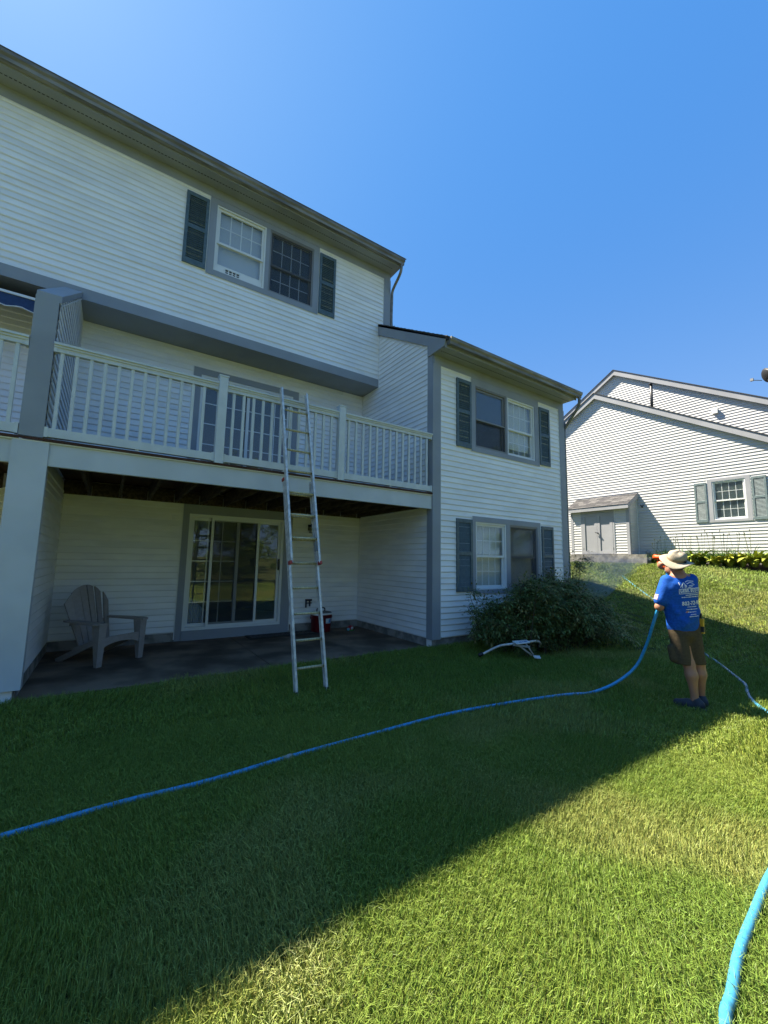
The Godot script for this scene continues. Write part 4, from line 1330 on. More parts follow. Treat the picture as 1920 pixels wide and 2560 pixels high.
func build_hoses() -> void:
	var m := grained(0.03, 0.29, 0.58, 0.18, 0.04, Vector3(3, 3, 3), 0.38, 0.5)
	var a := thing("garden_hose", "bright blue hose running across shaded lawn up to the person's spray gun", "hose")
	var pts := hose_on_lawn([Vector2(-7.0, 2.5), Vector2(-6.0, 2.41), Vector2(-5.01, 2.375), Vector2(-4.48, 2.35), Vector2(-3.95, 2.36), Vector2(-3.41, 2.32), Vector2(-2.56, 2.3), Vector2(-1.75, 2.3), Vector2(-0.94, 2.4), Vector2(-0.22, 2.57), Vector2(0.12, 2.68)])
	pts.append_array([Vector3(0.40, -0.06, 2.83), Vector3(0.59, 0.13, 2.97), Vector3(0.615, 0.40, 3.09), Vector3(0.575, 0.62, 3.18), Vector3(0.565, 0.80, 3.245)])
	for q in [Vector3(-0.262, 1.045, 0.0), Vector3(-0.20, 1.09, 0.10), Vector3(-0.13, 1.18, 0.22), Vector3(-0.13, 1.29, 0.30), Vector3(-0.17, 1.37, 0.33), Vector3(-0.185, 1.43, 0.335)]:
		pts.append(man(q))
	var st := smooth()
	tube(st, spline(pts, 5), 0.0165, 10)
	put("tube", st, m, a, true)
	st = smooth()
	var cq := Vector3(-3.41, ground(-3.41, 2.32) + 0.022, 2.32)
	tube(st, [cq - Vector3(0.035, 0, -0.002), cq - Vector3(0.005, 0, 0), cq + Vector3(0.005, 0, 0), cq + Vector3(0.035, 0, -0.002)], [0.0195, 0.0195, 0.023, 0.023], 10)
	put("coupling", st, M.hanger, a, true)
	var b := thing("garden_hose", "pale blue hose lying on grass behind the person and looping to sunlit lawn", "hose")
	var m2 := grained(0.05, 0.25, 0.40, 0.15, 0.04, Vector3(3, 3, 3), 0.4, 0.5)
	pts = hose_on_lawn([Vector2(9.0, -1.6), Vector2(7.6, -0.5), Vector2(6.78, 0.34), Vector2(6.3, 0.85), Vector2(5.3, 1.5), Vector2(3.98, 2.46), Vector2(3.48, 2.81), Vector2(2.44, 3.4), Vector2(2.17, 3.53), Vector2(1.82, 3.64), Vector2(1.42, 3.8), Vector2(1.11, 3.99), Vector2(0.4, 4.35), Vector2(-0.7, 4.6), Vector2(-1.4, 4.67), Vector2(-1.88, 4.69), Vector2(-2.21, 4.72), Vector2(-2.5, 4.75), Vector2(-2.72, 4.79), Vector2(-2.86, 4.815), Vector2(-3.2, 4.95), Vector2(-3.6, 5.3)], 0.024)
	st = smooth()
	tube(st, spline(pts, 5), 0.0185, 10)
	put("tube", st, m2, b, true)

# ------------------------------------------------------------------ plants
func leaf(st: SurfaceTool, base: Vector3, dir: Vector3, side: Vector3, l: float, w: float, droop: float) -> void:
	var mid := base + dir * l * 0.5 + Vector3.DOWN * droop * l * 0.15
	var tip := base + dir * l + Vector3.DOWN * droop * l * 0.5
	var n := dir.cross(side).normalized() * w * 0.18
	tri(st, base, mid + side * w * 0.5 + n, mid)
	tri(st, base, mid, mid - side * w * 0.5 + n)
	tri(st, mid, mid + side * w * 0.5 + n, tip)
	tri(st, mid - side * w * 0.5 + n, mid, tip)

func rand_dir() -> Vector3:
	var z := rng.randf_range(-1, 1)
	var a := rng.randf_range(0, TAU)
	var r := sqrt(1 - z * z)
	return Vector3(r * cos(a), z, r * sin(a))

func leafy(r: float, g: float, b: float, amp := 0.3) -> StandardMaterial3D:
	var m := StandardMaterial3D.new()
	m.vertex_color_use_as_albedo = true
	m.albedo_color = Color(1, 1, 1)
	m.roughness = 0.55
	m.metallic_specular = 0.35
	m.backlight = lin(r * 1.6, g * 1.6, b * 1.2)
	m.cull_mode = BaseMaterial3D.CULL_DISABLED
	return m

func vcol(st: SurfaceTool, c: Color, amp: float) -> void:
	var k := 1.0 + rng.randf_range(-amp, amp)
	st.set_color(Color(c.r * k * (1.0 + rng.randf_range(-0.12, 0.18)), c.g * k, c.b * k))

func build_bush() -> void:
	var b := thing("leafy_bush", "large sprawling dark green bush against the wing under its window", "bush", Vector3(2.05, 0.0, 0.93))
	var m := leafy(0.05, 0.08, 0.02)
	var stems := smooth()
	var st := flat()
	var nz := FastNoiseLite.new()
	nz.seed = 3
	nz.frequency = 0.9
	# arching canes from a few crowns near the wall
	var canes := []
	for i in 190:
		var root := Vector3(rng.randf_range(-1.15, 1.05), 0, rng.randf_range(-0.6, 0.25))
		root.y = ground(2.12 + root.x, 0.95 + root.z)
		var an := rng.randf_range(0, TAU)
		var reach := rng.randf_range(0.25, 0.85)
		var end := root + Vector3(cos(an) * reach * 1.15, 0, sin(an) * reach + 0.12)
		end.x = clampf(end.x, -1.75, 1.75)
		end.z = clampf(end.z, -0.82, lerpf(-0.45, 0.95, sstep(-1.9, 1.0, end.x)))
		var e2 := pow(end.x / 1.85, 2.0) + pow((end.z + 0.15) / 1.2, 2.0)
		var hgt: float = (1.06 * sqrt(max(0.05, 1.0 - e2)) + 0.12) * rng.randf_range(0.72, 1.1) * (0.82 + 0.2 * sstep(-1.4, 0.2, end.x))
		var top := root.lerp(end, 0.55) + Vector3.UP * hgt
		end.y = root.y + hgt * rng.randf_range(0.45, 0.85)
		canes.append(spline([root, root.lerp(top, 0.5) + Vector3.UP * hgt * 0.12, top, end], 4))
	for q in [Vector3(-1.5, 0.75, -0.6), Vector3(-1.3, 0.6, -0.5), Vector3(1.35, 1.38, -0.25), Vector3(1.2, 1.3, -0.4), Vector3(-1.75, 0.5, -0.35), Vector3(1.0, 1.25, -0.2)]:
		canes.append(spline([Vector3(q.x * 0.8, 0, q.z), Vector3(q.x * 0.9, q.y * 0.6, q.z), q + Vector3(0, 0.0, 0.02), q + Vector3(0.12, 0.06, 0.05)], 4))
	for cane in canes:
		var rr := []
		for i in cane.size():
			rr.append(lerp(0.008, 0.002, float(i) / cane.size()))
		tube(stems, cane, rr, 4)
		for i in range(2, cane.size()):
			var p: Vector3 = cane[i]
			var t: Vector3 = (cane[i] - cane[i - 1]).normalized()
			var ns := rng.randi_range(3, 5)
			for k in ns:
				# a spray: short twig with paired leaflets
				var d := (rand_dir() + t * 0.6 + Vector3(0, 0.15, 0.25)).normalized()
				var q: Vector3 = p + (cane[i - 1] - p) * rng.randf()
				var tl := rng.randf_range(0.10, 0.2)
				var up := Vector3.UP
				var sd := d.cross(up).normalized()
				vcol(st, Color(0.09, 0.13, 0.036) if rng.randf() < 0.75 else Color(0.15, 0.15, 0.05), 0.35)
				for j in 4:
					var bp: Vector3 = q + d * tl * (0.25 + 0.22 * j) + Vector3.DOWN * 0.02 * j * j * 0.4
					for s in [-1.0, 1.0]:
						var ld: Vector3 = (d * 0.55 + sd * s * 0.85 + Vector3.DOWN * 0.25).normalized()
						leaf(st, bp, ld, ld.cross(up).normalized(), rng.randf_range(0.036, 0.065), rng.randf_range(0.016, 0.027), 0.5)
				leaf(st, q + d * tl, (d + Vector3.DOWN * 0.3).normalized(), sd, 0.075, 0.034, 0.5)
	put("stems", stems, plain(0.07, 0.05, 0.03, 0.85), b, true)
	stuff(put("foliage", st, m, b))

func strap_plant(called: String, label: String, at: Vector3, h: float, n: int, w: float, col: Color, broad: bool, group: String) -> void:
	var o := thing(called, label, "plant", at, rng.randf_range(0, TAU), group)
	var st := flat()
	for i in n:
		var an := rng.randf_range(0, TAU)
		var d := Vector3(cos(an), 0, sin(an))
		var sd := Vector3(-sin(an), 0, cos(an))
		var hh := h * rng.randf_range(0.55, 1.1)
		var out := hh * rng.randf_range(0.3, 1.5)
		var fall := rng.randf_range(0.75, 1.5)
		vcol(st, col, 0.25)
		var b := d * rng.randf_range(0.0, 0.06)
		var pts := []
		for k in 5:
			var t := k / 4.0
			pts.append(b + d * out * lerpf(t * t, t, 0.5) + Vector3.UP * (hh * (1.75 * t - fall * t * t)))
		for k in 4:
			var w0: float
			var w1: float
			if broad:
				w0 = w * sin(PI * clampf(k / 4.0 * 0.9 + 0.05, 0, 1))
				w1 = w * sin(PI * clampf((k + 1) / 4.0 * 0.9 + 0.05, 0, 1))
			else:
				w0 = w * (1.0 - k / 4.0 * 0.85)
				w1 = w * (1.0 - (k + 1) / 4.0 * 0.98)
			quad(st, pts[k] - sd * w0 * 0.5, pts[k] + sd * w0 * 0.5, pts[k + 1] + sd * w1 * 0.5, pts[k + 1] - sd * w1 * 0.5)
	put("leaves", st, leafy(col.r, col.g, col.b), o)
	if not broad:
		st = flat()
		for i in 4:
			var an := rng.randf_range(0, TAU)
			var top := Vector3(cos(an) * 0.12, h * rng.randf_range(1.25, 1.7), sin(an) * 0.12)
			bar(st, Vector3.ZERO, top, 0.006, 0.006)
			bar(st, top, top + Vector3(0.01, 0.05, 0.01), 0.018, 0.018)
		put("flower_stalks", st, plain(0.09, 0.11, 0.05, 0.7), o)

func build_bed() -> void:
	var st := flat()
	for i in 24:
		var z0 := -1.5 + i * 0.25
		var z1 := z0 + 0.25
		quad(st, Vector3(10.75, ground(10.75, z0) + 0.02, z0), Vector3(10.75, ground(10.75, z1) + 0.02, z1), Vector3(11.68, 1.42, z1), Vector3(11.68, 1.42, z0))
	structure(put("planting_bed", st, grained(0.035, 0.026, 0.018, 0.4, 0.1, Vector3(3, 3, 3), 0.95), self))
	var gr := "plants in the bed along the sunlit wall"
	for z in [-1.25, -0.98, -0.7, -0.42, -0.15, 0.15, 0.42, 0.72, 1.05, 1.4, 1.98, 2.3, 2.62, 3.0, 3.4, 3.9, 4.3]:
		var x := 11.25 + rng.randf_range(-0.12, 0.12)
		var where := "beside the end of the concrete footing" if z < -0.6 else ("under the near shutter of the sunlit window" if z < 0.3 else ("directly below the sunlit window" if z < 1.45 else "past the sunlit window's second shutter"))
		strap_plant("daylily", "clump of narrow green strap leaves " + where, Vector3(x, 1.34, z), rng.randf_range(0.5, 0.68), 110, 0.028, Color(0.085, 0.165, 0.03), false, gr)
	for q in [[-0.02, 0.55, 0.0], [0.95, 0.44, -0.25], [1.22, 0.5, -0.2], [1.5, 0.52, -0.2], [1.78, 0.50, -0.22], [0.62, 0.38, -0.3]]:
		strap_plant("broadleaf_plant", "lone bright yellow green broad leaved plant among strap leaved clumps" if q[0] < 0.5 else "yellow green broad leaved plant in front of the sunlit window's bed", Vector3(11.2 + q[2], 1.32, q[0]), q[1], 60, 0.11, Color(0.26, 0.30, 0.04), true, "yellow green plants in the bed")

func build_trees() -> void:
	# woodland edge behind the viewpoint: it shows in the window glass
	var protos := []
	for v in 2:
		var t := Node3D.new()
		var H := 9.5 if v == 0 else 12.0
		var st := smooth()
		tube(st, [Vector3(0, -0.3, 0), Vector3(0.1, H * 0.3, 0.05), Vector3(0, H * 0.6, 0.1), Vector3(0, H * 0.95, 0)], [0.24, 0.18, 0.11, 0.03], 8)
		var fo := flat()
		for i in 46:
			var y := H * rng.randf_range(0.08, 0.95)
			var an := rng.randf_range(0, TAU)
			var R: float = (2.9 if v == 0 else 2.5) * sqrt(max(0.03, 1.0 - pow((y / H - 0.42) / 0.6, 2.0)))
			var tip := Vector3(cos(an) * R, y + R * 0.25, sin(an) * R) * Vector3(1, 1, 1)
			var root := Vector3(0, y * 0.9, 0)
			tube(st, [root, root.lerp(tip, 0.5) + Vector3.UP * 0.15, tip], [0.05, 0.03, 0.01], 5)
			for k in 7:
				var c := root.lerp(tip, rng.randf_range(0.35, 1.05)) + rand_dir() * 0.35
				for j in 26:
					vcol(fo, Color(0.10, 0.16, 0.03) if v == 0 else Color(0.075, 0.125, 0.026), 0.35)
					var d := rand_dir()
					leaf(fo, c + rand_dir() * rng.randf_range(0.1, 0.5), d, d.cross(rand_dir()).normalized(), rng.randf_range(0.14, 0.24), rng.randf_range(0.09, 0.14), 0.3)
		put("trunk", st, plain(0.06, 0.048, 0.036, 0.9), t, true)
		put("crown", fo, leafy(0.06, 0.1, 0.02), t)
		protos.append(t)
	var i := 0
	for q in [Vector2(-13, 14), Vector2(-10.5, 12.6), Vector2(-8, 13.2), Vector2(-5.8, 12.4), Vector2(-3.4, 13), Vector2(-1, 12.3), Vector2(1.4, 13), Vector2(3.8, 12.4), Vector2(6.4, 13.2), Vector2(9.2, 12.6), Vector2(12, 13.5), Vector2(-16, 21), Vector2(-9, 20), Vector2(-3, 21), Vector2(3, 20), Vector2(9, 21), Vector2(16, 19), Vector2(22, 16), Vector2(26, 11)]:
		var t: Node3D = protos[i % 2].duplicate()
		t.name = numbered("deciduous_tree")
		add_child(t)
		t.position = Vector3(q.x, ground(q.x, q.y), q.y)
		t.rotation.y = rng.randf_range(0, TAU)
		t.scale = Vector3.ONE * (rng.randf_range(0.42, 0.58) if i < 11 else rng.randf_range(0.8, 1.05))
		tag(t, "leafy green tree at the woodland edge, reflected in the door glass", "tree", "trees at the woodland edge")
		i += 1
	for t in protos:
		t.free()

# ------------------------------------------------------------------ grass
func grass_clump(blades: int, r: float, h: float, w: float, seed_: int) -> Mesh:
	var g := RandomNumberGenerator.new()
	g.seed = seed_
	var st := SurfaceTool.new()
	st.begin(Mesh.PRIMITIVE_TRIANGLES)
	st.set_smooth_group(-1)
	for i in blades:
		var an := g.randf_range(0, TAU)
		var b := Vector3(cos(an), 0, sin(an)) * r * sqrt(g.randf())
		var la := g.randf_range(0, TAU)
		var dry := g.randf() < 0.06
		var lean := Vector3(cos(la), 0, sin(la)) * (g.randf_range(0.7, 1.5) if dry else (g.randf_range(0.08, 0.8) if g.randf() < 0.85 else g.randf_range(0.8, 1.5)))
		var hh := h * (g.randf_range(0.5, 1.05) if g.randf() < 0.9 else g.randf_range(1.1, 1.45))
		if dry:
			hh *= 0.75
		var sd := Vector3(-sin(la + g.randf_range(-1, 1)), 0, cos(la + g.randf_range(-1, 1))).normalized()
		var ww := w * g.randf_range(0.6, 1.3)
		var k := g.randf_range(0.55, 1.3)
		st.set_color(Color(1.6, 1.15, 1.7) if dry else Color(k * g.randf_range(0.8, 1.2), k, k * 0.9))
		var p1 := b + Vector3.UP * hh * 0.55 + lean * hh * 0.22
		var p2 := b + Vector3.UP * hh * (1.0 - 0.35 * lean.length()) + lean * hh * 0.75
		tri(st, b - sd * ww * 0.5, b + sd * ww * 0.5, p1 + sd * ww * 0.42)
		tri(st, b - sd * ww * 0.5, p1 + sd * ww * 0.42, p1 - sd * ww * 0.42)
		tri(st, p1 - sd * ww * 0.42, p1 + sd * ww * 0.42, p2)
	st.generate_normals()
	return st.commit()

func covered(x: float, z: float) -> bool:
	if z < -0.09 and x < -0.02:
		return true
	if z < 0.01 and x < 4.08:
		return true
	if x > 11.66 or (x > 10.9 and z < -1.3):
		return true
	if x > 10.85 and z > -1.5:
		return true
	return false

func build_grass() -> void:
	var cam := Vector3(-4.6464, 1.3048, 5.4404)
	var fwd := Vector2(0.5537, -0.8327)
	var rgt := Vector2(0.8327, 0.5537)
	var patch := FastNoiseLite.new()
	patch.seed = 11
	patch.frequency = 0.45
	patch.fractal_octaves = 3
	var tone := FastNoiseLite.new()
	tone.seed = 23
	tone.frequency = 0.16
	var m := StandardMaterial3D.new()
	m.vertex_color_use_as_albedo = true
	m.roughness = 0.5
	m.metallic_specular = 0.35
	m.backlight = Color(0.85, 1.0, 0.3)
	m.cull_mode = BaseMaterial3D.CULL_DISABLED
	var zones := [[0.0, 4.2, 0.025, 27, 0.045, 0.061, 0.0027], [4.2, 8.5, 0.055, 50, 0.10, 0.06, 0.0042], [8.5, 26.0, 0.15, 70, 0.22, 0.07, 0.0095]]
	var idx := 0
	for zn in zones:
		var g := RandomNumberGenerator.new()
		g.seed = 100 + idx
		var lists := [[], [], []]
		var step: float = zn[2]
		var x := -9.5 if idx < 2 else -15.0
		while x < (6.0 if idx == 0 else 15.0):
			var z := -6.0 if idx > 0 else -0.5
			while z < (13.5 if idx == 2 else (9.0 if idx > 0 else 7.5)):
				var px := x + g.randf_range(-0.5, 0.5) * step
				var pz := z + g.randf_range(-0.5, 0.5) * step
				z += step
				var d := Vector2(px - cam.x, pz - cam.z)
				var dist := d.length()
				var f := d.dot(fwd)
				var s := d.dot(rgt)
				var seen := f >= -0.6 and absf(s) <= f * 1.02 + 1.7 and not (f < 0.45 and dist > 2.2)
				if idx < 2:
					if dist < zn[0] or dist >= zn[1] or not seen:
						continue
				elif dist < zn[0] and seen:
					continue
				if covered(px, pz):
					continue
				var pn := patch.get_noise_2d(px, pz)
				var tn := tone.get_noise_2d(px, pz)
				var sc := g.randf_range(0.75, 1.2) * (1.0 + 0.25 * tn)
				var bs := Basis(Vector3.UP, g.randf_range(0, TAU)).rotated(Vector3(cos(tn * 9.0), 0, sin(tn * 9.0)), 0.3).scaled(Vector3(1, sc, 1))
				var t := Transform3D(bs, Vector3(px, ground(px, pz) - 0.006, pz))
				var c := Color(0.15, 0.235, 0.036).lerp(Color(0.245, 0.30, 0.052), clampf(0.5 + tn, 0, 1))
				c = c.lerp(Color(0.36, 0.35, 0.11), clampf((pn - 0.1) * 1.5, 0.0, 0.5))
				var k := g.randf_range(0.82, 1.18)
				lists[g.randi() % 3].append([t, Color(c.r * k, c.g * k, c.b * k)])
			x += step
		for v in 3:
			var mm := MultiMesh.new()
			mm.transform_format = MultiMesh.TRANSFORM_3D
			mm.use_colors = true
			mm.mesh = grass_clump(zn[3], zn[4], zn[5], zn[6], 900 + idx * 10 + v)
			mm.instance_count = lists[v].size()
			for i in lists[v].size():
				mm.set_instance_transform(i, lists[v][i][0])
				mm.set_instance_color(i, lists[v][i][1])
			var o := MultiMeshInstance3D.new()
			o.multimesh = mm
			o.material_override = m
			o.name = numbered("grass")
			add_child(o)
			tag(o, "mown green lawn grass with paler dry patches", "grass")
			stuff(o)
		idx += 1

# ------------------------------------------------------------------ the person
const MAN_AT := Vector3(0.70, -0.2, 3.50)
const MAN_R := Vector3(0.34117, 0, 0.94)
const MAN_F := Vector3(0.94, 0, -0.34117)

func man(q: Vector3) -> Vector3:
	# (across, up, away) to world
	return MAN_AT + MAN_R * q.x + Vector3.UP * q.y + MAN_F * q.z

func seg_dist(p: Vector3, b: Array) -> float:
	var ab: Vector3 = b[1] - b[0]
	var t := clampf((p - b[0]).dot(ab) / maxf(ab.length_squared(), 1e-9), 0.0, 1.0)
	return p.distance_to(b[0] + ab * t) - lerpf(b[2], b[3], t)

func field(p: Vector3, bones: Array, k: float) -> float:
	var acc := 0.0
	for b in bones:
		acc += exp(-k * seg_dist(p, b))
	return -log(maxf(acc, 1e-30)) / k

func skin_mesh(bones: Array, cell: float, k: float, holes := []) -> SurfaceTool:
	# surface nets over the smooth union of tapered capsules; holes cut the solid open (planes: [point, normal] keep the negative side)
	var lo := Vector3.INF
	var hi := -Vector3.INF
	for b in bones:
		for e in [[0, 2], [1, 3]]:
			var r: float = b[e[1]] + 0.05
			lo = lo.min(b[e[0]] - Vector3.ONE * r)
			hi = hi.max(b[e[0]] + Vector3.ONE * r)
	var nx := int((hi.x - lo.x) / cell) + 3
	var ny := int((hi.y - lo.y) / cell) + 3
	var nz := int((hi.z - lo.z) / cell) + 3
	var acc := PackedFloat32Array()
	acc.resize(nx * ny * nz)
	for b in bones:
		var pad: float = maxf(b[2], b[3]) + 4.0 / k + cell * 2
		var a0: Vector3 = ((b[0] as Vector3).min(b[1]) - Vector3.ONE * pad - lo) / cell
		var a1: Vector3 = ((b[0] as Vector3).max(b[1]) + Vector3.ONE * pad - lo) / cell
		var A: Vector3 = b[0]
		var ab: Vector3 = b[1] - A
		var il := 1.0 / maxf(ab.length_squared(), 1e-9)
		for i in range(maxi(0, int(a0.x)), mini(nx, int(a1.x) + 2)):
			for j in range(maxi(0, int(a0.y)), mini(ny, int(a1.y) + 2)):
				for l in range(maxi(0, int(a0.z)), mini(nz, int(a1.z) + 2)):
					var p := lo + Vector3(i, j, l) * cell
					var t := clampf((p - A).dot(ab) * il, 0.0, 1.0)
					var d: float = p.distance_to(A + ab * t) - lerpf(b[2], b[3], t)
					if d < 4.0 / k + cell * 2:
						acc[(i * ny + j) * nz + l] += exp(-k * d)
	var val := PackedFloat32Array()
	val.resize(acc.size())
	for i in nx:
		for j in ny:
			for l in nz:
				var q := (i * ny + j) * nz + l
				var v := -log(maxf(acc[q], 1e-6)) / k
				for h in holes:
					v = maxf(v, (lo + Vector3(i, j, l) * cell - h[0]).dot(h[1]))
				val[q] = v
	var ids := {}
	var st := SurfaceTool.new()
	st.begin(Mesh.PRIMITIVE_TRIANGLES)
	st.set_smooth_group(0)
	var corners := [Vector3i(0, 0, 0), Vector3i(1, 0, 0), Vector3i(0, 1, 0), Vector3i(1, 1, 0), Vector3i(0, 0, 1), Vector3i(1, 0, 1), Vector3i(0, 1, 1), Vector3i(1, 1, 1)]
	var edges := [[0, 1], [2, 3], [4, 5], [6, 7], [0, 2], [1, 3], [4, 6], [5, 7], [0, 4], [1, 5], [2, 6], [3, 7]]
	var nverts := 0
	for i in nx - 1:
		for j in ny - 1:
			for l in nz - 1:
				var base := (i * ny + j) * nz + l
				var v := [val[base], val[base + ny * nz], val[base + nz], val[base + ny * nz + nz], val[base + 1], val[base + ny * nz + 1], val[base + nz + 1], val[base + ny * nz + nz + 1]]
				var neg := 0
				for q in v:
					if q < 0:
						neg += 1
				if neg == 0 or neg == 8:
					continue
				var s := Vector3.ZERO
				var n := 0
				for e in edges:
					var a: float = v[e[0]]
					var b: float = v[e[1]]
					if (a < 0) != (b < 0):
						s += Vector3(corners[e[0]]).lerp(Vector3(corners[e[1]]), a / (a - b))
						n += 1
				ids[base] = nverts
				nverts += 1
				st.add_vertex(lo + (Vector3(i, j, l) + s / n) * cell)
	for i in range(1, nx - 1):
		for j in range(1, ny - 1):
			for l in range(1, nz - 1):
				var base := (i * ny + j) * nz + l
				var v0 := val[base] < 0
				for ax in 3:
					var step: int = [ny * nz, nz, 1][ax]
					var v1 := val[base + step] < 0
					if v0 == v1:
						continue
					var u: int = [nz, 1, ny * nz][ax]
					var w: int = [1, ny * nz, nz][ax]
					var q := [base - u - w, base - w, base, base - u]
					var ok := true
					for e in q:
						if not ids.has(e):
							ok = false
					if not ok:
						continue
					if not v0:
						q.reverse()
					for e in [0, 2, 1, 0, 3, 2]:
						st.add_index(ids[q[e]])
	return st

func part_of(called: String, bones: Array, cell: float, k: float, m: Material, parent: Node, holes := []) -> MeshInstance3D:
	var st := skin_mesh(bones, cell, k, holes)
	st.generate_normals()
	var o := MeshInstance3D.new()
	o.mesh = st.commit()
	o.material_override = m
	o.name = called
	parent.add_child(o, true)
	return o

func hand_bones(wrist: Vector3, palm_dir: Vector3, curl: Vector3, across: Vector3) -> Array:
	# palm, four fingers bent about what they hold, and a thumb leaving the side of the palm
	var out := []
	var knuckle := wrist + palm_dir * 0.085
	out.append([wrist, wrist + palm_dir * 0.02, 0.026, 0.026])
	for i in 4:
		var o := across * (0.030 - 0.02 * i)
		out.append([wrist + palm_dir * 0.02 + o * 0.6, knuckle + o, 0.016, 0.0125])
		var len: float = [0.040, 0.045, 0.042, 0.034][i]
		var p1: Vector3 = knuckle + o + (palm_dir * 0.75 + curl * 0.65).normalized() * len
		var p2: Vector3 = p1 + (palm_dir * -0.15 + curl).normalized() * len * 0.75
		var p3: Vector3 = p2 + (palm_dir * -0.9 + curl * 0.35).normalized() * len * 0.6
		out.append([knuckle + o, p1, 0.0105, 0.0095])
		out.append([p1, p2, 0.0095, 0.0085])
		out.append([p2, p3, 0.0085, 0.0075])
	var tb := wrist + palm_dir * 0.03 + across * 0.03
	var t1 := tb + (across * 0.5 + palm_dir * 0.5 + curl * 0.4).normalized() * 0.042
	out.append([tb, t1, 0.0135, 0.011])
	out.append([t1, t1 + (palm_dir * 0.5 + curl * 0.8).normalized() * 0.034, 0.011, 0.009])
	return out

func build_person() -> void:
	var p := thing("person", "person in blue printed t-shirt, olive shorts and wide brimmed hat aiming an orange spray gun", "person")
	var skin := plain(0.36, 0.17, 0.10, 0.55)
	skin.subsurf_scatter_enabled = true
	skin.subsurf_scatter_strength = 0.15
	# joints
	var hipL := man(Vector3(-0.115, 0.86, -0.035))
	var hipR := man(Vector3(0.010, 0.86, 0.045))
	var kneL := man(Vector3(-0.030, 0.46, -0.045))
	var kneR := man(Vector3(0.058, 0.46, 0.075))
	var ankL := man(Vector3(0.004, 0.085, -0.06))
	var ankR := man(Vector3(0.058, 0.085, 0.09))
	var shL := man(Vector3(-0.180, 1.345, -0.065))
	var shR := man(Vector3(0.045, 1.365, 0.075))
	var elL := man(Vector3(-0.262, 1.052, -0.11))
	var haL := man(Vector3(-0.215, 1.065, 0.115))
	var elR := man(Vector3(0.03, 1.16, 0.24))
	var haR := man(Vector3(-0.155, 1.485, 0.33))
	var neck := man(Vector3(-0.068, 1.425, 0.01))
	var head := man(Vector3(-0.085, 1.545, 0.035))
	var fwd := (MAN_R * -0.45 + MAN_F * 0.89).normalized()
	var left := (MAN_R * -0.89 + MAN_F * -0.45).normalized()
	var up := Vector3.UP
	# body: head, neck, arms, legs as one skin
	var body := []
	body.append([neck - up * 0.06, head - up * 0.03, 0.056, 0.056])
	body.append([head + up * 0.045 - fwd * 0.02, head + up * 0.03 + fwd * 0.02, 0.082, 0.08])
	body.append([head - up * 0.03 + fwd * 0.03, head - up * 0.055 + fwd * 0.055, 0.062, 0.042])
	body.append([head + fwd * 0.095 + up * 0.01, head + fwd * 0.112 - up * 0.012, 0.012, 0.015])
	for s in [-1.0, 1.0]:
		body.append([head + left * 0.082 * s + up * 0.015, head + left * 0.09 * s - up * 0.018 - fwd * 0.004, 0.016, 0.011])
	body.append([neck - up * 0.05, man(Vector3(-0.06, 1.0, 0.0)), 0.08, 0.10])
	body.append([shL, elL, 0.047, 0.038])
	body.append([elL, haL, 0.038, 0.026])
	body.append([shR, elR, 0.047, 0.038])
	body.append([elR, haR - up * 0.03, 0.038, 0.026])
	body.append([shL, shR, 0.05, 0.05])
	body.append([man(Vector3(-0.055, 1.0, 0.0)), man(Vector3(-0.055, 0.86, 0.0)), 0.1, 0.1])
	for q in [[hipL, kneL, ankL], [hipR, kneR, ankR]]:
		body.append([q[0], q[1], 0.078, 0.05])
		var calf: Vector3 = q[1].lerp(q[2], 0.3) - fwd * 0.012
		body.append([q[1], calf, 0.05, 0.053])
		body.append([calf, q[2], 0.053, 0.031])
		body.append([q[2], q[2] - up * 0.05, 0.032, 0.036])
	body.append_array(hand_bones(haL, (haL - elL).normalized(), -up, MAN_R * -0.7 + up * 0.0 + MAN_F * 0.1))
	body.append_array(hand_bones(haR - up * 0.03, (up * 0.6 + fwd * 0.8).normalized(), left, up * 0.8 - fwd * 0.6))
	part_of("body", body, 0.0115, 70.0, skin, p)
	# face details that show only from the side
	var st := smooth()
	for s in [-1.0, 1.0]:
		lathe(st, [Vector2(0, 0.008), Vector2(0.009, 0.005), Vector2(0.011, 0.0), Vector2(0.009, -0.005), Vector2(0, -0.008)], Transform3D(Basis.IDENTITY, head + fwd * 0.087 + left * 0.032 * s + up * 0.022), 10)
	put("eyes", st, plain(0.6, 0.6, 0.58, 0.2), p, true)
	st = smooth()
	tube(st, [head + fwd * 0.096 - up * 0.048 + left * 0.02, head + fwd * 0.1 - up * 0.047, head + fwd * 0.096 - up * 0.048 - left * 0.02], 0.006, 6)
	put("mouth", st, plain(0.28, 0.1, 0.08, 0.5), p, true)
	var hair := plain(0.03, 0.02, 0.014, 0.7)
	part_of("hair", [[head - fwd * 0.035 + up * 0.02, head - fwd * 0.045 - up * 0.03, 0.083, 0.06], [head + left * 0.076 + up * 0.0, head + left * 0.07 - up * 0.04 + fwd * 0.02, 0.025, 0.016], [head - left * 0.076, head - left * 0.07 - up * 0.03, 0.025, 0.016]], 0.009, 70.0, hair, p)
	# shirt
	var blue := grained(0.009, 0.08, 0.38, 0.2, 0.05, Vector3(3, 3, 3), 0.8, 0.3)
	blue = bumped(blue, 0.02, 1.6)
	var sh := []
	sh.append([man(Vector3(-0.118, 0.84, -0.03)), man(Vector3(-0.128, 1.25, -0.035)), 0.09, 0.09])
	sh.append([man(Vector3(0.0, 0.86, 0.03)), man(Vector3(0.006, 1.25, 0.045)), 0.088, 0.088])
	sh.append([man(Vector3(-0.06, 0.84, -0.005)), man(Vector3(-0.06, 1.28, -0.005)), 0.10, 0.10])
	sh.append([man(Vector3(-0.13, 1.26, -0.03)), man(Vector3(-0.09, 1.37, 0.0)), 0.088, 0.062])
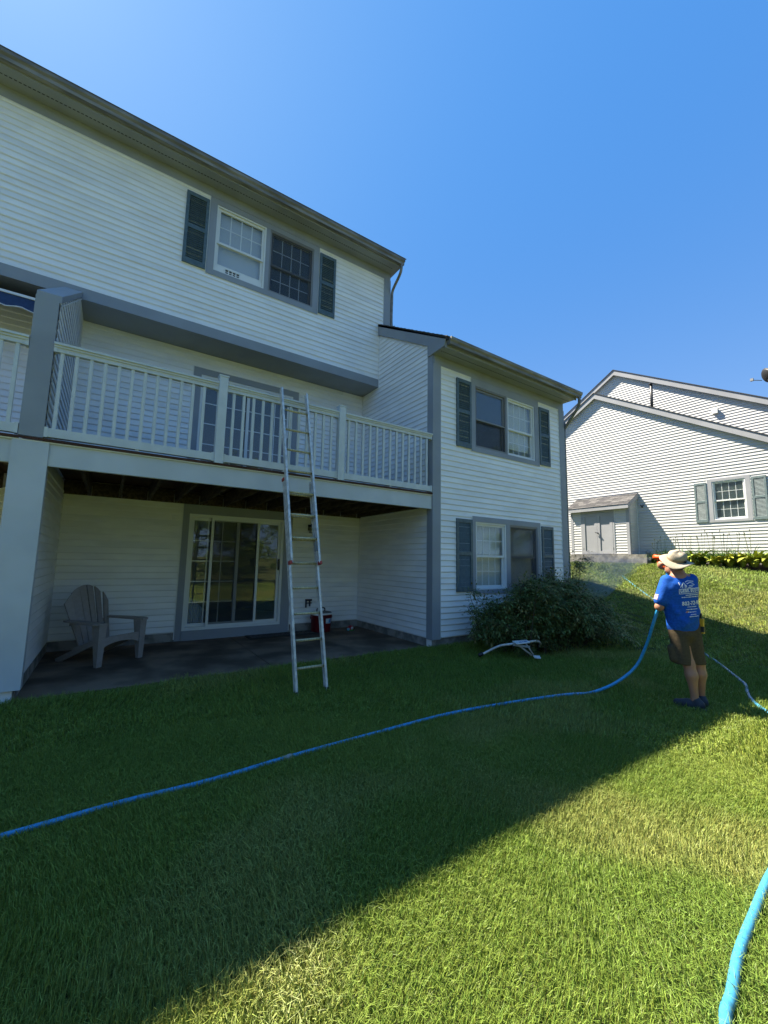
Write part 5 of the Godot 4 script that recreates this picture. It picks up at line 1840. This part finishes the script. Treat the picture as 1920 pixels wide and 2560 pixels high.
	sh.append([man(Vector3(0.006, 1.26, 0.04)), man(Vector3(-0.045, 1.375, 0.01)), 0.088, 0.062])
	sh.append([shL + up * 0.0, shL.lerp(elL, 0.76), 0.062, 0.070])
	sh.append([shR, shR.lerp(elR, 0.86), 0.06, 0.066])
	var sl := (elL - shL).normalized()
	var sr := (elR - shR).normalized()
	# soft folds
	for q in [[Vector3(-0.19, 0.98, -0.07), Vector3(-0.06, 0.93, -0.125)], [Vector3(0.05, 0.95, -0.03), Vector3(-0.05, 0.86, -0.115)], [Vector3(-0.215, 1.26, -0.11), Vector3(-0.235, 1.15, -0.145)], [Vector3(-0.12, 1.30, -0.10), Vector3(-0.155, 1.18, -0.12)], [Vector3(-0.2, 1.05, -0.06), Vector3(-0.1, 1.0, -0.135)], [Vector3(0.08, 1.02, 0.03), Vector3(0.01, 0.97, -0.09)], [Vector3(-0.17, 0.87, -0.08), Vector3(-0.03, 0.9, -0.115)], [Vector3(-0.19, 1.17, -0.10), Vector3(-0.13, 1.05, -0.13)]]:
		sh.append([man(q[0]), man(q[1]), 0.020, 0.012])
	var shirt := part_of("shirt", sh, 0.0105, 62.0, blue, p, [[man(Vector3(0, 0.795, 0)), Vector3.DOWN], [neck + up * 0.0, (up * 0.95 - fwd * 0.0).normalized()]])
	# shorts
	var olive := bumped(grained(0.075, 0.056, 0.034, 0.15, 0.05, Vector3(3, 3, 3), 0.85, 0.3), 0.02, 1.2)
	var so := []
	so.append([man(Vector3(-0.12, 0.86, -0.03)), man(Vector3(-0.105, 0.45, -0.045)).lerp(kneL, 0.45), 0.088, 0.084])
	so.append([man(Vector3(0.008, 0.86, 0.04)), man(Vector3(0.03, 0.45, 0.07)).lerp(kneR, 0.5), 0.088, 0.08])
	so.append([man(Vector3(-0.06, 0.9, 0.0)), man(Vector3(-0.06, 0.78, 0.0)), 0.098, 0.105])
	so.append([man(Vector3(-0.185, 0.62, -0.09)), man(Vector3(-0.165, 0.5, -0.09)), 0.03, 0.035])
	var shorts := part_of("shorts", so, 0.0105, 80.0, olive, p, [[man(Vector3(0, 0.452, 0)), Vector3.DOWN]])
	# shoes
	var shoe := plain(0.022, 0.028, 0.042, 0.7)
	for q in [[ankL, man(Vector3(-0.175, 0.0, -0.02))], [ankR, man(Vector3(-0.02, 0.0, 0.29))]]:
		var heel: Vector3 = q[0]
		var toe: Vector3 = q[1]
		var dir := Vector3(toe.x - heel.x, 0, toe.z - heel.z).normalized()
		var sd := dir.cross(up)
		var g := MAN_AT.y
		var hb := Vector3(heel.x, g + 0.045, heel.z) - dir * 0.035
		var bones := [[hb, hb + dir * 0.1, 0.042, 0.043], [hb + dir * 0.1 - sd * 0.008, hb + dir * 0.2 - up * 0.012, 0.044, 0.034], [hb + dir * 0.1 + sd * 0.012, hb + dir * 0.19 - up * 0.012 + sd * 0.012, 0.04, 0.032], [hb + up * 0.02, hb + up * 0.05 + dir * 0.025, 0.042, 0.042]]
		var s := part_of("shoe", bones, 0.008, 90.0, shoe, p, [[Vector3(0, g + 0.012, 0), Vector3.DOWN]])
		st = flat()
		var ringp := []
		for k in 20:
			var an := TAU * k / 20
			var along_ := cos(an)
			ringp.append(hb + dir * (0.08 + 0.158 * along_) + sd * (sin(an) * 0.05 * (1.0 if along_ > 0 else 0.88)) + up * 0.0)
		for k in 20:
			var a: Vector3 = ringp[k]
			var b: Vector3 = ringp[(k + 1) % 20]
			a.y = g + 0.003
			b.y = g + 0.003
			quad(st, a, b, b + up * 0.022, a + up * 0.022)
		for k in range(1, 19):
			tri(st, Vector3(ringp[0].x, g + 0.025, ringp[0].z), Vector3(ringp[k].x, g + 0.025, ringp[k].z), Vector3(ringp[k + 1].x, g + 0.025, ringp[k + 1].z))
		put("sole", st, plain(0.05, 0.055, 0.07, 0.7), s)
	# hat: brimmed, tipped back
	var hat := Node3D.new()
	hat.name = "hat"
	p.add_child(hat)
	var khaki := bumped(grained(0.36, 0.31, 0.235, 0.12, 0.05, Vector3(4, 4, 4), 0.85, 0.3), 0.03, 0.8)
	var hn := (MAN_R * 0.24 + up * 1.0 - MAN_F * 0.40).normalized()
	var hx := MAN_R - hn * MAN_R.dot(hn)
	hx = hx.normalized()
	var hz := hx.cross(hn).normalized()
	var hc := man(Vector3(-0.078, 1.578, 0.012))
	var hxf := Transform3D(Basis(hx, hn, hz), hc)
	st = smooth()
	var NS := 40
	var prof := func(rr: float, an: float) -> Vector3:
		var wob := 0.012 * sin(an * 2.0 + 0.6) + 0.008 * sin(an * 3.0)
		var t := (rr - 0.092) / 0.07
		return hxf * Vector3(cos(an) * rr * 1.0, wob * t * 1.6 - 0.012 * t * t, sin(an) * rr * 1.06)
	for i in 5:
		var r0 := 0.088 + i * 0.0152
		var r1 := r0 + 0.0152
		for k in NS:
			var a0 := TAU * k / NS
			var a1 := TAU * (k + 1) / NS
			quad(st, prof.call(r0, a0), prof.call(r1, a0), prof.call(r1, a1), prof.call(r0, a1))
			var dn := hn * -0.006
			quad(st, prof.call(r0, a0) + dn, prof.call(r1, a0) + dn, prof.call(r1, a1) + dn, prof.call(r0, a1) + dn)
			if i == 4:
				quad(st, prof.call(r1, a0), prof.call(r1, a0) + dn, prof.call(r1, a1) + dn, prof.call(r1, a1))
	put("brim", st, khaki, hat, true)
	st = smooth()
	var cp := [Vector2(0.090, -0.004), Vector2(0.092, 0.03), Vector2(0.090, 0.06), Vector2(0.080, 0.085), Vector2(0.055, 0.1), Vector2(0.0, 0.104)]
	for i in cp.size() - 1:
		for k in NS:
			var q := []
			for e in [[k, i], [k, i + 1], [k + 1, i + 1], [k + 1, i]]:
				var an: float = TAU * e[0] / NS
				var c: Vector2 = cp[e[1]]
				var fold: float = 1.0 + 0.035 * sin(an * 5.0 + c.y * 30.0) * smoothstep(0.02, 0.06, c.y)
				q.append(hxf * Vector3(cos(an) * c.x * fold, c.y + 0.006 * sin(an * 3.0) * smoothstep(0.04, 0.1, c.y), sin(an) * c.x * 1.08 * fold))
			quad(st, q[0], q[1], q[2], q[3])
	put("crown", st, khaki, hat, true)
	st = smooth()
	for k in NS:
		var a0 := TAU * k / NS
		var a1 := TAU * (k + 1) / NS
		quad(st, hxf * Vector3(cos(a0) * 0.0935, 0.006, sin(a0) * 0.101), hxf * Vector3(cos(a0) * 0.095, 0.028, sin(a0) * 0.1025), hxf * Vector3(cos(a1) * 0.095, 0.028, sin(a1) * 0.1025), hxf * Vector3(cos(a1) * 0.0935, 0.006, sin(a1) * 0.101))
	put("hat_band", st, plain(0.24, 0.17, 0.10, 0.8), hat, true)
	st = flat()
	obox(st, Transform3D(hxf.basis, hxf * Vector3(0.075, 0.018, 0.066)), Vector3(0.025, 0.02, 0.02))
	put("toggle", st, M.black, hat)
	# print on the back of the shirt
	var white := plain(0.72, 0.72, 0.72, 0.7)
	var pc := man(Vector3(-0.055, 0.0, 0.0)) - up * man(Vector3.ZERO).y
	var T := (MAN_R * 0.89 + MAN_F * 0.45).normalized()
	var onto := func(t: float, y: float, lift: float) -> Vector3:
		var o := pc + T * t + up * (MAN_AT.y + y) - fwd * 0.4
		var s := 0.0
		for it in 24:
			var d := field(o + fwd * s, sh, 62.0)
			s += d * 0.9
			if absf(d) < 0.0006:
				break
		return o + fwd * (s - lift)
	var print_ := Node3D.new()
	print_.name = "print"
	shirt.add_child(print_)
	var lettering := func(called: String, txt: String, hgt: float, t0: float, y: float, tilt: float, width: float):
		var tm := TextMesh.new()
		tm.text = txt
		var f := SystemFont.new()
		f.font_names = PackedStringArray(["Droid Sans"])
		f.font_weight = 800
		tm.font = f
		tm.font_size = 64
		tm.pixel_size = 0.01
		tm.depth = 0.0
		tm.horizontal_alignment = HORIZONTAL_ALIGNMENT_LEFT
		var arr := tm.get_mesh_arrays()
		var vs: PackedVector3Array = arr[Mesh.ARRAY_VERTEX]
		var ix: PackedInt32Array = arr[Mesh.ARRAY_INDEX]
		var lo2 := Vector3.INF
		var hi2 := -Vector3.INF
		for v in vs:
			lo2 = lo2.min(v)
			hi2 = hi2.max(v)
		var s := SurfaceTool.new()
		s.begin(Mesh.PRIMITIVE_TRIANGLES)
		var cache := []
		for v in vs:
			var a: float = (v.x - lo2.x) / (hi2.x - lo2.x) * width
			var b: float = (v.y - lo2.y) / (hi2.y - lo2.y) * hgt
			cache.append(onto.call(t0 + a, y + b + a * tilt, 0.003))
		for v in cache:
			s.add_vertex(v)
		if ix.size() > 0:
			for q in ix:
				s.add_index(q)
		put(called, s, white, print_)
	var stroke := func(s: SurfaceTool, a: Vector2, b: Vector2, w: float):
		var n := 6
		var d := (b - a).normalized()
		var nn := Vector2(-d.y, d.x) * w * 0.5
		for i in n:
			var p0 := a.lerp(b, float(i) / n)
			var p1 := a.lerp(b, float(i + 1) / n)
			quad(s, onto.call(p0.x + nn.x, p0.y + nn.y, 0.003), onto.call(p1.x + nn.x, p1.y + nn.y, 0.003), onto.call(p1.x - nn.x, p1.y - nn.y, 0.003), onto.call(p0.x - nn.x, p0.y - nn.y, 0.003))
	lettering.call("lettering", "GRML BUSTER", 0.043, -0.06, 1.216, 0.12, 0.225)
	lettering.call("lettering", "802-72-99", 0.042, -0.05, 1.08, 0.12, 0.20)
	st = flat()
	# emblem: gabled house in front of hills
	for q in [[-0.055, 1.275, -0.02, 1.33], [-0.02, 1.33, 0.005, 1.285], [-0.035, 1.27, -0.035, 1.305], [-0.01, 1.272, -0.01, 1.305], [0.005, 1.276, 0.005, 1.30], [0.01, 1.315, 0.05, 1.335], [0.05, 1.335, 0.09, 1.32], [0.0, 1.335, 0.03, 1.35], [0.03, 1.35, 0.1, 1.345], [0.03, 1.295, 0.10, 1.31], [-0.06, 1.30, -0.065, 1.33], [0.02, 1.275, 0.07, 1.288]]:
		stroke.call(st, Vector2(q[0], q[1]), Vector2(q[2], q[3]), 0.007)
	# frame round the name and the small illegible lines below
	for q in [[-0.07, 1.205, 0.16, 1.228], [-0.07, 1.205, -0.07, 1.255], [-0.07, 1.255, 0.16, 1.278]]:
		stroke.call(st, Vector2(q[0], q[1]), Vector2(q[2], q[3]), 0.005)
	put("emblem", st, white, print_)
	st = flat()
	for q in [[-0.01, 1.193, 0.13, 0.011], [-0.05, 1.168, 0.19, 0.010], [0.0, 1.068, 0.10, 0.009], [-0.015, 1.04, 0.12, 0.009], [0.0, 1.013, 0.085, 0.009], [0.02, 0.99, 0.06, 0.008], [0.005, 0.968, 0.10, 0.010]]:
		var t: float = q[0]
		while t < q[0] + q[2]:
			var wd := rng.randf_range(0.006, 0.016)
			stroke.call(st, Vector2(t, q[1] + (t - q[0]) * 0.1), Vector2(t + wd, q[1] + (t + wd - q[0]) * 0.1), q[3] * rng.randf_range(0.6, 1.0))
			t += wd + 0.004
	put("small_print", st, white, print_)
	st = flat()
	# sleeve badge
	var bc := shL.lerp(elL, 0.62)
	var bn := (left * 0.9 - fwd * 0.3).normalized()
	var bd := (elL - shL).normalized()
	var bs := bd.cross(bn).normalized()
	for k in 4:
		var a: Vector3 = bc + bn * 0.0765 + bd * (-0.03 + k * 0.016)
		quad(st, a - bs * 0.025, a + bs * 0.025, a + bs * 0.025 + bd * 0.009, a - bs * 0.025 + bd * 0.009)
	put("sleeve_badge", st, plain(0.6, 0.42, 0.45, 0.6), shirt)
	# tool pouch on the belt
	var tl := thing("cordless_tool", "yellow and black tool clipped at the belt of the person", "tool")
	st = flat()
	bar(st, man(Vector3(0.105, 0.86, 0.045)), man(Vector3(0.11, 0.945, 0.04)), 0.03, 0.04)
	put("grip", st, plain(0.55, 0.30, 0.01, 0.5), tl)
	st = flat()
	bar(st, man(Vector3(0.098, 0.945, 0.04)), man(Vector3(0.10, 1.0, 0.04)), 0.014, 0.03)
	put("bit", st, M.black, tl)
	st = flat()
	bar(st, man(Vector3(0.103, 0.80, 0.045)), man(Vector3(0.107, 0.86, 0.045)), 0.034, 0.05)
	put("battery", st, M.black, tl)
	st = flat()
	bar(st, man(Vector3(0.103, 0.785, 0.045)), man(Vector3(0.103, 0.80, 0.045)), 0.032, 0.048)
	put("base_trim", st, plain(0.55, 0.30, 0.01, 0.5), tl)
	# spray gun
	var gun := thing("spray_gun", "orange hose spray gun held up beside the hat", "spray gun")
	var orange := plain(0.62, 0.085, 0.012, 0.4)
	var gh := man(Vector3(-0.238, 1.612, 0.345))
	var noz := man(Vector3(-0.300, 1.615, 0.41))
	st = smooth()
	tube(st, [gh + (gh - noz) * 0.35, gh, gh.lerp(noz, 0.7), noz], [0.02, 0.026, 0.027, 0.034], 12)
	put("barrel", st, orange, gun, true)
	st = flat()
	bar(st, gh - up * 0.005, man(Vector3(-0.197, 1.495, 0.335)), 0.03, 0.036)
	put("handle", st, orange, gun)
	st = flat()
	bar(st, man(Vector3(-0.222, 1.585, 0.325)), man(Vector3(-0.19, 1.53, 0.315)), 0.03, 0.03)
	put("grip", st, M.black, gun)
	st = smooth()
	tube(st, spline([man(Vector3(-0.275, 1.59, 0.39)), man(Vector3(-0.272, 1.54, 0.385)), man(Vector3(-0.255, 1.495, 0.37)), man(Vector3(-0.215, 1.49, 0.345))], 5), 0.0075, 8)
	put("trigger_guard", st, orange, gun, true)
	st = smooth()
	tube(st, [man(Vector3(-0.198, 1.5, 0.335)), man(Vector3(-0.192, 1.465, 0.335)), man(Vector3(-0.19, 1.46, 0.335)), man(Vector3(-0.185, 1.425, 0.335))], [0.014, 0.014, 0.019, 0.019], 10)
	var sw := plain(0.55, 0.55, 0.55, 0.3)
	sw.metallic = 0.8
	put("swivel", st, sw, gun, true)
	# fan of water drifting from the gun to the wing's corner
	var fm := FogMaterial.new()
	fm.density = 0.22
	fm.albedo = Color(0.95, 0.97, 1.0)
	fm.edge_fade = 1.0
	var fv := FogVolume.new()
	fv.shape = RenderingServer.FOG_VOLUME_SHAPE_CONE
	var tgt := Vector3(4.25, 1.05, 0.35)
	var len := noz.distance_to(tgt)
	fv.size = Vector3(1.1, len, 1.1)
	fv.material = fm
	fv.name = "water_spray"
	add_child(fv)
	fv.transform = along(tgt, noz, Vector3.UP)
	tag(fv, "fine mist of water blown from the spray gun toward the wing corner", "water spray")
	stuff(fv)
	var jet_m := FogMaterial.new()
	jet_m.density = 0.6
	jet_m.albedo = Color(0.97, 0.98, 1.0)
	jet_m.edge_fade = 0.8
	var jet := FogVolume.new()
	jet.shape = RenderingServer.FOG_VOLUME_SHAPE_CONE
	var near_end := noz.lerp(tgt, 0.42)
	jet.size = Vector3(0.3, noz.distance_to(near_end), 0.3)
	jet.material = jet_m
	jet.name = "water_jet"
	add_child(jet)
	jet.transform = along(near_end, noz, Vector3.UP)
	tag(jet, "dense white start of the water fan at the spray gun's nozzle", "water spray")
	stuff(jet)

# ------------------------------------------------------------------ light and view
func build_view() -> void:
	var cam := Camera3D.new()
	cam.name = "camera"
	cam.position = Vector3(-4.6464, 1.3048, 5.4404)
	cam.rotation = Vector3(0.1197, -0.5868, 0.0185)
	cam.fov = rad_to_deg(2.0 * atan(1280.0 / 1017.16))
	cam.near = 0.05
	cam.far = 600.0
	cam.current = true
	add_child(cam)
	var sun_to := Vector3(-1.0, 3.3, -2.09).normalized()
	var sun := DirectionalLight3D.new()
	sun.name = "sun"
	sun.light_energy = 1.6
	sun.light_color = Color(1.0, 0.96, 0.88)
	sun.light_angular_distance = 0.5
	sun.shadow_enabled = true
	add_child(sun)
	sun.look_at_from_position(sun_to * 50.0, Vector3.ZERO, Vector3.UP)
	# clear sky, computed: deep blue, paler towards the sun and the horizon
	var W := 512
	var H := 256
	var img := Image.create(W, H, false, Image.FORMAT_RGBF)
	for j in H:
		var th := PI * (j + 0.5) / H
		for i in W:
			var ph := TAU * (i + 0.5) / W
			var d := Vector3(sin(ph) * sin(th), cos(th), -cos(ph) * sin(th))
			img.set_pixel(i, j, sky_colour(d, sun_to))
	var pano := PanoramaSkyMaterial.new()
	pano.panorama = ImageTexture.create_from_image(img)
	var sky := Sky.new()
	sky.sky_material = pano
	var env := Environment.new()
	env.background_mode = Environment.BG_SKY
	env.sky = sky
	env.tonemap_mode = Environment.TONE_MAPPER_LINEAR
	env.tonemap_exposure = 3.8
	env.sdfgi_enabled = true
	env.ssao_enabled = true
	env.ssil_enabled = true
	env.volumetric_fog_enabled = true
	env.volumetric_fog_density = 0.0
	var we := WorldEnvironment.new()
	we.name = "environment"
	we.environment = env
	add_child(we)

var wisp := FastNoiseLite.new()

func sky_colour(d: Vector3, sun: Vector3) -> Color:
	if d.y < -0.02:
		return Color(0.12, 0.15, 0.09)
	var e := maxf(d.y, 0.0)
	var hor := pow(1.0 - e, 3.2)
	var zen := Vector3(0.0225, 0.080, 0.208)
	var ho := Vector3(0.20, 0.275, 0.36)
	var c := zen.lerp(ho, hor * 0.62)
	var a := acos(clampf(d.dot(sun), -1.0, 1.0))
	var w := exp(-pow(a / 0.55, 2.0))
	var v := exp(-pow(a / 0.8, 2.0))
	c += Vector3(0.046 * w, 0.038 * w + 0.022 * v, 0.055 * v) + Vector3(0.12, 0.12, 0.12) * exp(-a * 9.0)
	# one small soft pale wisp drawn into the sky colour
	var wd := (d - Vector3(-0.3165, 0.7626, -0.5641)) * Vector3(1, 1.7, 1)
	var wn := wisp.get_noise_3d(d.x * 900.0, d.y * 1300.0, d.z * 900.0)
	c += Vector3(0.05, 0.045, 0.035) * exp(-wd.length_squared() / 0.0022) * clampf(0.6 + wn, 0.0, 1.0)
	return Color(c.x, c.y, c.z)

func _ready() -> void:
	rng.seed = 77
	gnoise.seed = 5
	gnoise.frequency = 0.02
	build_view()
	make_materials()
	build_ground()
	build_house()
	build_adjoining()
	build_deck()
	build_neighbour()
	build_ladder()
	build_chair()
	build_small()
	build_hoses()
	build_bush()
	build_bed()
	build_person()
	build_trees()
	build_grass()
